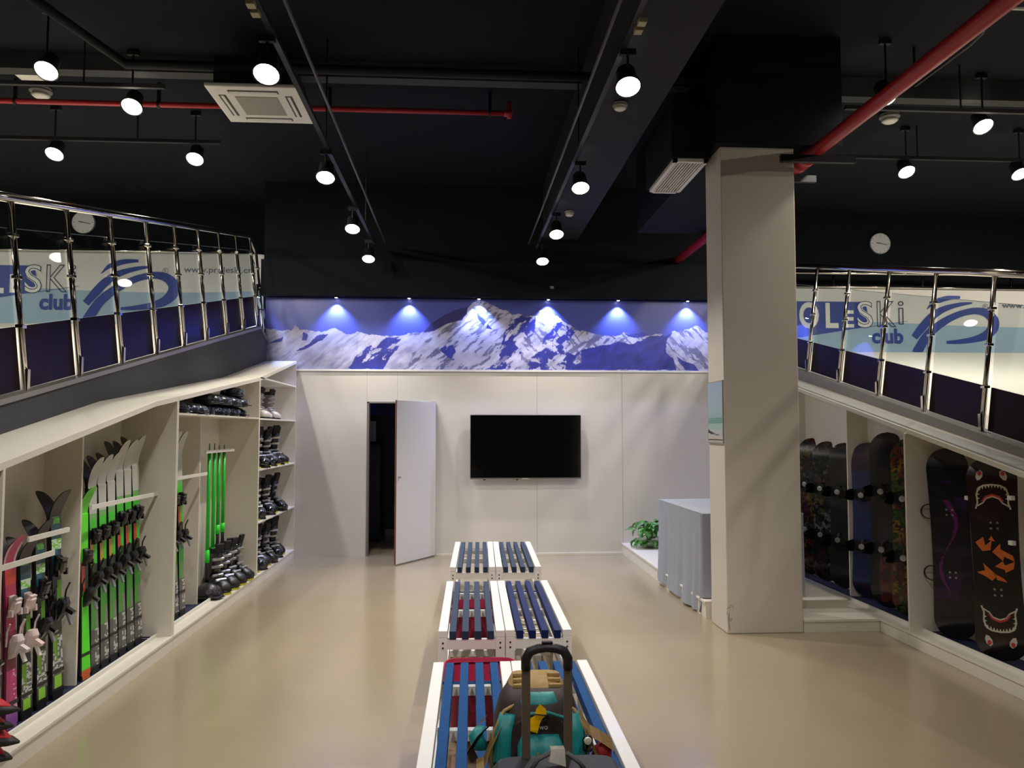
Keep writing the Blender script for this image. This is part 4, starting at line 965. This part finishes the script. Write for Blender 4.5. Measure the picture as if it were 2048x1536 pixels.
# cloth-covered table
TZ = .915; tx0, tx1, ty0, ty1 = 2.20, 3.15, 7.25, 8.82
t = thing('table', 'table hidden under a pale grey cloth behind the pillar', 'table', (2.7, 8.0, .15))
bm = NB(); box(bm, tx0 + .03, tx1 - .03, ty0 + .03, ty1 - .03, TZ - .035, TZ - .008); obj('tabletop', bm, LAM, t)
for x in (tx0 + .06, tx1 - .06):
    for y in (ty0 + .06, ty1 - .06):
        bm = NB(); box(bm, x - .02, x + .02, y - .02, y + .02, .151, TZ - .035); obj('leg', bm, BRUSH, t)
bm = NB()
def cloth_pt(u, v):
    """u runs round the table edge, v 0 (edge) to 1 (hem)"""
    per = [(tx1, ty1), (tx0, ty1), (tx0, ty0), (tx1, ty0)]; s = u * 3; k = min(2, int(s)); f_ = s - k
    a, b = Vector(per[k]), Vector(per[k + 1]); p = a + (b - a) * f_; nrm = Vector((-(b - a).y, (b - a).x)).normalized(); nrm = -nrm if k != 9 else nrm
    c = Vector(((tx0 + tx1) / 2, (ty0 + ty1) / 2)); 
    if nrm.dot(p - c) < 0: nrm = -nrm
    fold = (.022 * sin(u * 57) + .016 * sin(u * 101 + 1) + .01 * sin(u * 163)) * v ** 1.2
    if k == 1: fold *= .4 + 1.0 * abs(f_ - .4) ; out = .008 + fold + .028 * v * v
    else: out = .006 + fold * .5
    hem = .012 + (.03 * sin(u * 23) * .3)
    if k != 1: hem = .158
    else: hem = .02 + .03 * (1 - f_) ** 2 
    z = TZ - (TZ - hem) * v
    if k != 1: out = min(out, .03)
    return (p.x + nrm.x * max(out, .003), p.y + nrm.y * max(out, .003), z)
NU, NV = 240, 26
g = [[bm.verts.new(cloth_pt(i / NU, j / NV)) for j in range(NV + 1)] for i in range(NU + 1)]
for i in range(NU):
    for j in range(NV): bm.faces.new((g[i][j], g[i + 1][j], g[i + 1][j + 1], g[i][j + 1]))
bm.faces.new([g[0][0], g[NU // 3][0], g[2 * NU // 3][0], g[NU][0]])
o = obj('tablecloth', bm, mat('grey_cloth', (150, 155, 166), .75, noise=.03, scale=40), smooth=False)
for p in o.data.polygons: p.use_smooth = len(p.vertices) == 4 and p.area < .05
tag(o, 'pale grey cloth draped in folds over the table behind the pillar', 'tablecloth')
# plant in a glass bowl
pc_ = Vector((2.46, 10.42, .15)); t = thing('potted_plant', 'leafy green pothos plant in a glass bowl on the low platform', 'plant', pc_)
bm = NB(); lathe(bm, [(.07, 0), (.13, .02), (.155, .07), (.15, .12), (.13, .145), (.124, .145), (.144, .12), (.149, .07), (.125, .026), (.05, .012)], mtx=Matrix.Translation(pc_), seg=32); obj('bowl', bm, mat_glass('bowl_glass', (.9, .94, .9)), t, smooth=True)
bm = NB(); lathe(bm, [(.05, .013), (.12, .028), (.14, .07), (.138, .085), (.01, .088)], mtx=Matrix.Translation(pc_), seg=28); obj('water', bm, mat('murky_water', (150, 160, 130), .1), t, smooth=True)
bm = NB(); rl = random.Random(4)
bs = NB()
for k in range(120):
    a = rl.uniform(0, 2 * pi); el = rl.uniform(.05, 1.45); r_ = rl.uniform(.13, .25) * (1.0 if el < 1 else .9); 
    tip = pc_ + Vector((cos(a) * cos(el) * r_ * 1.05, sin(a) * cos(el) * r_ * .9, .14 + sin(el) * r_ * .95 - (.09 if el < .4 else 0)))
    if k < 26: tube(bs, [pc_ + Vector((0, 0, .06)), pc_ + Vector((cos(a) * .05, sin(a) * .05, .16)), tip], .003, 5)
    dr = Vector((cos(a + rl.uniform(-.6, .6)), sin(a + rl.uniform(-.6, .6)), rl.uniform(-.7, .5))).normalized(); up = Vector((rl.uniform(-.4, .4), rl.uniform(-.4, .4), 1)); sd = dr.cross(up).normalized(); nr = sd.cross(dr)
    l = rl.uniform(.07, .115); w_ = l * .42
    prof = ((0, 0), (.12, .6), (.35, 1), (.65, .75), (.88, .3), (1, 0))
    c_ = [bm.verts.new(tip + dr * l * u_ + nr * (-.018 * u_ * u_ * 3)) for u_, _ in prof]; Lf = [bm.verts.new(tip + dr * l * u_ + sd * w_ * q + nr * (.012 * q - .05 * u_ * u_)) for u_, q in prof[1:-1]]; Rt = [bm.verts.new(tip + dr * l * u_ - sd * w_ * q + nr * (.012 * q - .05 * u_ * u_)) for u_, q in prof[1:-1]]
    for S_, rev in ((Lf, 0), (Rt, 1)):
        fs = [(c_[0], c_[1], S_[0])] + [(c_[i], c_[i + 1], S_[i], S_[i - 1]) for i in range(1, 4)] + [(c_[4], c_[5], S_[3])]
        for f_ in fs: bm.faces.new(f_[::-1] if rev else f_)
obj('foliage', bm, mat('pothos_leaf', (66, 128, 44), .4, noise=.45, scale=14), t); obj('stems', bs, mat('pothos_stem', (90, 130, 50), .5), t)
# dark boot behind the cloth on the platform
BG.put((3.12, 9.7, .151), (0, 0, 2.6), 'black boot on the low platform, mostly hidden behind the cloth-covered table', None, 1.1)
BG.put((2.80, 9.75, .151), (0, 0, 2.9), 'black boot on the low platform, peeping out left of the cloth', None, 1.1)

# ================================================================ benches
BL, BWd, BH = 1.62, .408, .45
BLU = {}
def bench_build(slatm):
    def build():
        t = thing('slatted_bench', '', 'bench')
        hw = BWd / 2; rw = .056
        for sx in (-1, 1):
            x0 = sx * hw; x1 = sx * (hw - rw); a, b = min(x0, x1), max(x0, x1)
            bm = NB(); box(bm, a, b, 0, BL, BH - .045, BH); obj('side_rail', bm, WBENCH, t, bev=.004, world=False)
            for y in (.0, BL - .05):
                bm = NB(); box(bm, a, b, y, y + .05, 0, BH - .045); lg = obj('leg', bm, WBENCH, t, bev=.003, world=False)
            bm = NB(); box(bm, a + .008, b - .008, .05, BL - .05, .13, .17); obj('lower_rail', bm, WBENCH, t, world=False)
            # bolts on the end face
            bm = NB()
            for z in (BH - .075, BH - .105): lathe(bm, [(.006, 0), (.006, .003)], mtx=Matrix.Translation(((a + b) / 2, 0, z)) @ Matrix.Rotation(pi / 2, 4, 'X'), seg=10)
            obj('bolt', bm, mat('bolt_dark', (70, 70, 74), .4, .8), t, world=False)
        for y, z0, z1, w_ in ((0.004, BH - .115, BH - .055, .035), (BL * .5 - .02, BH - .10, BH - .055, .04), (BL - .24, BH - .10, BH - .056, .04), (BL * .36, .13, .17, .04)):
            bm = NB(); box(bm, -hw + rw, hw - rw, y, y + w_, z0, z1); obj('cross_rail', bm, WBENCH, t, world=False)
        bm = NB(); box(bm, -hw + rw, hw - rw, BL - .19, BL - .15, BH - .10, BH - .056); obj('cross_rail', bm, slatm, t, world=False, label='blue cross rail')
        for k in range(4):
            x = -hw + rw + .032 + (BWd - 2 * rw - .064) * k / 3
            bm = NB(); box(bm, x - .021, x + .021, -.002, BL - .004, BH - .054, BH - .003); obj('slat', bm, slatm, t, bev=.003, world=False)
        return t
    return build
SL1 = mat('blue_slat_bright', (4, 66, 120), .5, noise=.12, scale=22, spec=.15); SL2 = mat('navy_slat', (8, 30, 82), .45, noise=.12, scale=22, spec=.2); SL3 = mat('faded_navy_slat', (42, 56, 80), .5, noise=.12, scale=22, spec=.2)
BA, BBp, BC = Proto(bench_build(SL1)), Proto(bench_build(SL2)), Proto(bench_build(SL3))
tilt = -.014
gpb = 'slatted benches in the middle of the room'
BA.put((.040, 2.72, 0), (0, 0, tilt), 'white bench with bright blue slats, nearest row, left one', gpb)
BA.put((.452, 2.72, 0), (0, 0, tilt), 'white bench with bright blue slats, nearest row, under the backpack', gpb)
BC.put((.070, 5.00, 0), (0, 0, tilt), 'white bench with grey-blue slats, middle row, left one', gpb)
BBp.put((.484, 5.00, 0), (0, 0, tilt), 'white bench with navy slats, middle row, right one', gpb)
BC.put((.108, 7.30, 0), (0, 0, tilt - .01), 'white bench with slate blue slats, farthest row, left one', gpb)
BC.put((.524, 7.29, 0), (0, 0, tilt - .01), 'white bench with slate blue slats, farthest row, right one', gpb)
# ---- pink baskets under the benches
def basket():
    t = thing('plastic_basket', '', 'basket'); PK = mat('pink_plastic', (168, 46, 78), .35)
    Lx, Ly, Hh = .44, .60, .30
    def ringr(s, z, k=.0): 
        out = []
        for i in range(32):
            a = 2 * pi * i / 32; ca, sa = cos(a), sin(a); out.append((math.copysign(abs(ca) ** .35, ca) * Lx / 2 * s, math.copysign(abs(sa) ** .35, sa) * Ly / 2 * s, z))
        return out
    bm = NB(); rings(bm, [ringr(.80, .0), ringr(.84, .02), ringr(.93, Hh - .04), ringr(.915, Hh - .04), ringr(.83, .03), ringr(.5, .012)]); obj('body', bm, PK, t, world=False)
    bm = NB(); rings(bm, [ringr(.92, Hh - .04), ringr(1.0, Hh - .03), ringr(1.0, Hh), ringr(.965, Hh), ringr(.95, Hh - .02), ringr(.92, Hh - .02)], caps=False); obj('rim', bm, PK, t, world=False)
    for sy in (-1, 1):
        bm = NB(); box(bm, -.07, .07, sy * Ly / 2 - .004, sy * Ly / 2 + .012, Hh - .05, Hh - .01); obj('handle', bm, PK, t, bev=.003, world=False)
    return t
PB = Proto(basket)
PB.put((.12, 4.655, 0.0), (0, 0, 0), 'pink plastic basket on the floor between the nearest and middle left benches', 'pink baskets', 1)
PB.put((.10, 6.60, 0.0), (0, 0, 0), 'pink plastic basket on the floor under the far end of the middle left bench', 'pink baskets', 1)
t = thing('shoe_rack', 'small silver rack standing under the middle right bench', 'rack', (.48, 5.7, 0))
bm = NB()
for x in (.36, .62): tube(bm, [(x, 5.5, .0), (x, 5.5, .28), (x, 6.1, .28), (x, 6.1, 0)], .009, 8)
obj('frame', bm, BRUSH, t)
bm = NB()
for y in (5.55, 5.68, 5.8, 5.92, 6.05): tube(bm, [(.36, y, .26), (.62, y, .26)], .006, 6)
obj('rungs', bm, BRUSH, t)

# ================================================================ suitcase with pulled-out handle
sc_ = Vector((.285, 2.36, 0)); SY = 2.36; STZ = .70
t = thing('suitcase', 'grey suitcase with its brown-grey telescopic handle pulled out, in front of the backpack', 'suitcase', sc_)
bm = NB(); loft(bm, [((.285, SY, .04), (.17, 0, 0), (0, .10, 0)), ((.285, SY, .06), (.195, 0, 0), (0, .12, 0)), ((.285, SY, STZ - .03), (.195, 0, 0), (0, .12, 0)), ((.285, SY, STZ), (.175, 0, 0), (0, .105, 0))], 32, pw=6)
obj('shell', bm, mat('grey_shell', (42, 46, 50), .4, noise=.06, scale=30), t, smooth=False, bev=.006)
for x in (.14, .43):
    for y in (SY - .08, SY + .08):
        bm = NB(); lathe(bm, [(.022, -.012), (.022, .012)], mtx=Matrix.Translation((x, y, .022)) @ Matrix.Rotation(pi / 2, 4, 'Y'), seg=14); obj('wheel', bm, BLK, t)
hz = 1.02; xa, xb_ = .198, .325; yh = SY + .09
TUBE = mat('bronze_tube', (112, 96, 82), .4, .25)
for x in (xa, xb_):
    bm = NB(); box(bm, x - .013, x + .013, yh - .006, yh + .006, STZ - .01, hz - .045); obj('handle_tube', bm, TUBE, t, bev=.003)
bm = NB()
tube(bm, [(xa, yh, hz - .06), (xa, yh, hz - .03), (xa + .012, yh, hz - .008), (xa + .035, yh, hz), (.2615, yh, hz + .003), (xb_ - .035, yh, hz), (xb_ - .012, yh, hz - .008), (xb_, yh, hz - .03), (xb_, yh, hz - .06)], [.015, .015, .015, .014, .0135, .014, .015, .015, .015], 12)
gr = obj('handle_grip', bm, mat('grip_rubber', (34, 32, 34), .45), t, smooth=True)
bm = NB(); box(bm, .246, .279, yh - .008, yh + .008, hz + .014, hz + .022); obj('release_button', bm, BLK, gr, bev=.002)
bm = NB(); tube(bm, [(.205, SY + .0, STZ), (.225, SY, STZ + .03), (.255, SY, STZ + .045), (.31, SY, STZ + .045), (.345, SY, STZ + .02), (.36, SY, STZ)], .011, 10, flat=.6); obj('carry_handle', bm, mat('handle_grey', (84, 84, 88), .5), t, smooth=True)
t2 = thing('luggage_tag', 'white paper airline tag looped round the suitcase carry handle', 'tag', (.28, SY, STZ + .05))
bm = NB(); rings(bm, [[(.255 + .012 * k, SY - .03, STZ + .035 - .004 * k), (.262 + .010 * k, SY - .012, STZ + .062), (.262 + .010 * k, SY + .018, STZ + .06), (.256 + .012 * k, SY + .03, STZ + .01 - .003 * k)] for k in range(5)], close=False, caps=False)
bmesh.ops.solidify(bm, geom=bm.faces[:], thickness=.002); obj('paper_loop', bm, mat('paper', (226, 222, 212), .6, noise=.05, scale=60), t2)
# ---- backpack on the bench behind the handle
TEAL = mat('teal_nylon', (22, 136, 138), .45, noise=.18, scale=26, bump=.25); BRN = mat('dark_brown_nylon', (48, 34, 34), .6, noise=.15, scale=20, bump=.3); TAN = mat('tan_webbing', (168, 138, 84), .65, noise=.12, scale=50); YEL = mat('yellow_tag', (250, 214, 10), .5)
bp = Vector((.27, 2.88, BH))
t = thing('backpack', 'teal and dark brown hiking backpack with tan straps standing on the near bench', 'backpack', bp)
X, Y, Z = bp
def L_(z, w_, d_, dx=0, dy=0): return ((X + dx, Y + dy, Z + z), (w_, 0, 0), (0, d_, 0))
bm = NB(); loft(bm, [L_(.0, .12, .09), L_(.02, .15, .12), L_(.12, .158, .13), L_(.22, .15, .125), L_(.29, .13, .11), L_(.33, .10, .08, 0, .02)], 28, pw=3.2); obj('main_body', bm, BRN, t, smooth=True)
bm = NB(); loft(bm, [L_(.285, .115, .09, 0, .02), L_(.32, .105, .085, 0, .03), L_(.345, .09, .06, 0, .045), L_(.355, .085, .04, 0, .05)], 24, pw=3); obj('top_lid', bm, TAN, t, smooth=True)
for k in range(3):      # folded tan webbing on the lid shoulders
    for sx in (-1, 1):
        bm = NB(); obox(bm, (X + sx * .062, Y - .03 + k * .024, Z + .335 + k * .012), (.044, .016, .014)); obj('webbing_fold', bm, TAN, t, bev=.003)
def patch(nm, pts, m, y_, th=.012, bev=.006):
    bm = NB(); M_ = Matrix.Translation((X, y_, Z)) @ Matrix.Rotation(pi / 2, 4, 'X'); prism(bm, pts, 0, th, M_); return obj(nm, bm, m, t, bev=bev)
yf = Y - .128
for sx, nm in ((-1, 'left'), (1, 'right')):     # side teal panels with tan edge
    bm = NB(); loft(bm, [((X + sx * .125, Y - .105, Z + .03), (.03, 0, 0), (0, .03, 0)), ((X + sx * .13, Y - .11, Z + .10), (.036, 0, 0), (0, .034, 0)), ((X + sx * .125, Y - .108, Z + .20), (.034, 0, 0), (0, .03, 0)), ((X + sx * .108, Y - .095, Z + .265), (.028, 0, 0), (0, .022, 0))], 16); obj('side_panel', bm, TEAL, t, smooth=True)
    bm = NB(); tube(bm, [(X + sx * .152, Y - .118, Z + .03), (X + sx * .164, Y - .122, Z + .12), (X + sx * .156, Y - .118, Z + .21), (X + sx * .12, Y - .10, Z + .275), (X + sx * .085, Y - .09, Z + .29)], .006, 8); obj('tan_piping', bm, TAN, t, smooth=True)
bm = NB(); loft(bm, [L_(.03, .07, .03, 0, -.135), L_(.10, .078, .042, 0, -.14), L_(.17, .078, .04, 0, -.138), L_(.205, .062, .02, 0, -.125)], 20, pw=3.2); fp = obj('front_pocket', bm, TEAL, t, smooth=True)
bm = NB(); tube(bm, [(X - .012, Y - .181, Z + .06), (X - .010, Y - .183, Z + .12), (X - .012, Y - .178, Z + .165)], .004, 6); obj('zip', bm, TAN, fp)
patch('brown_arch', [(-.105, .0), (-.07, .0), (-.075, .10), (-.07, .16), (-.045, .20), (.05, .20), (.075, .16), (.08, .0), (.10, .0), (.10, .18), (.085, .245), (.05, .262), (-.05, .262), (-.088, .24), (-.108, .17)], BRN, yf + .012, .014)
bm = NB(); tube(bm, [(X - .05, Y - .12, Z + .268), (X + .02, Y - .135, Z + .28), (X + .085, Y - .13, Z + .258)], .005, 6); obj('teal_zip_line', bm, TEAL, t)
bm = NB(); loft(bm, [L_(.27, .075, .03, 0, -.075), L_(.30, .075, .035, 0, -.07), L_(.325, .062, .02, 0, -.05)], 18); obj('upper_pocket', bm, TEAL, t, smooth=True)
bm = NB(); add_text(bm, 'wo', -.004, .026, .221, .233, Matrix.Translation((X, yf - .0035, Z)), bold=.02); obj('printed_mark', bm, mat('silver_print', (200, 198, 196), .4), t)
for sx in (-1, 1):      # side compression straps with buckles
    bm = NB(); obox(bm, (X + sx * .115, Y - .142, Z + .115), (.085, .006, .02), (0, sx * .12, 0)); st = obj('compression_strap', bm, BLK, t)
    bm = NB(); obox(bm, (X + sx * .12, Y - .148, Z + .113), (.03, .012, .026), (0, sx * .12, 0)); obj('buckle', bm, mat('taupe_buckle', (90, 80, 72), .4), st, bev=.003)
def strapmesh(pts, wv, m, nm, th=.006):
    bm = NB(); wv = Vector(wv); V = [Vector(p) for p in pts]
    a = [bm.verts.new(p + wv) for p in V]; b = [bm.verts.new(p - wv) for p in V]
    for i in range(len(V) - 1): bm.faces.new((a[i], a[i + 1], b[i + 1], b[i]))
    bmesh.ops.solidify(bm, geom=bm.faces[:], thickness=th); return obj(nm, bm, m, t, smooth=False)
Z += .12
strapmesh([(X - .13, Y - .1, Z + .12), (X - .165, Y - .13, Z + .06), (X - .19, Y - .15, Z + .005), (X - .215, Y - .16, Z + .003)], (.0, .03, .008), TAN, 'hip_strap')
strapmesh([(X - .165, Y - .07, Z + .10), (X - .20, Y - .09, Z + .075), (X - .235, Y - .11, Z + .03), (X - .22, Y - .13, Z + .004)], (.012, .02, .0), BRN, 'hip_strap')
strapmesh([(X - .18, Y - .04, Z + .115), (X - .205, Y - .05, Z + .095), (X - .225, Y - .06, Z + .07)], (.006, .004, .008), TAN, 'webbing_end')
bm = NB(); loft(bm, [((X - .20, Y - .06, Z + .02), (.03, 0, 0), (0, .03, 0)), ((X - .215, Y - .06, Z + .06), (.026, 0, 0), (0, .024, 0)), ((X - .20, Y - .05, Z + .085), (.016, 0, 0), (0, .014, 0))], 12); obj('hip_pocket', bm, TEAL, t, smooth=True)
strapmesh([(X + .14, Y - .08, Z + .13), (X + .175, Y - .11, Z + .085), (X + .205, Y - .13, Z + .075), (X + .245, Y - .14, Z + .05), (X + .25, Y - .15, Z + .01)], (.0, .028, .012), TAN, 'hip_strap')
strapmesh([(X + .15, Y - .13, Z + .10), (X + .18, Y - .15, Z + .04), (X + .20, Y - .16, Z + .004)], (.0, .02, .01), TAN, 'hip_strap')
bm = NB(); loft(bm, [((X + .21, Y - .12, Z + .003), (.035, 0, 0), (0, .03, 0)), ((X + .215, Y - .12, Z + .035), (.03, 0, 0), (0, .024, 0)), ((X + .225, Y - .12, Z + .055), (.014, 0, 0), (0, .01, 0))], 12); obj('red_pouch', bm, mat('crimson_cloth', (160, 30, 46), .6), t, smooth=True)
bm = NB(); lathe(bm, [(.0005, .02), (.012, .017), (.018, .006), (.018, -.03), (.0005, -.03)][::-1], mtx=Matrix.Translation((X + .155, Y - .17, Z + .075)), seg=16); obj('bottle_cap', bm, BLKG, t, smooth=True)
bm = NB(); lathe(bm, [(.013, 0), (.011, .006), (.002, .008)], mtx=Matrix.Translation((X + .153, Y - .187, Z + .082)) @ Matrix.Rotation(pi / 2, 4, 'X'), seg=14); obj('white_button', bm, WPLAST, t)
Z -= .12
t3 = thing('fabric_tag', 'bright yellow folded ribbon tied to the front of the backpack', 'tag', (X, Y - .16, Z + .27))
for nm, rows in (('ribbon', [((-.052, .232), (-.012, .222)), ((-.05, .25), (-.006, .252)), ((-.034, .275), (.0, .268)), ((-.02, .285), (.012, .282))]), ('ribbon_end', [((-.02, .283), (.012, .282)), ((-.016, .302), (.018, .29)), ((-.004, .318), (.014, .305))])):
    bm = NB(); rings(bm, [[(X + a[0], Y - .158 - .006 * k, Z + a[1]), (X + b[0], Y - .166 - .004 * k, Z + b[1])] for k, (a, b) in enumerate(rows)], close=False, caps=False)
    bmesh.ops.solidify(bm, geom=bm.faces[:], thickness=.004); obj(nm, bm, YEL, t3)
bm = NB(); tube(bm, [(X + .004, Y - .15, Z + .27), (X + .022, Y - .152, Z + .276), (X + .026, Y - .148, Z + .266), (X + .01, Y - .145, Z + .256)], .007, 8); obj('knot', bm, BLK, t3, smooth=True)
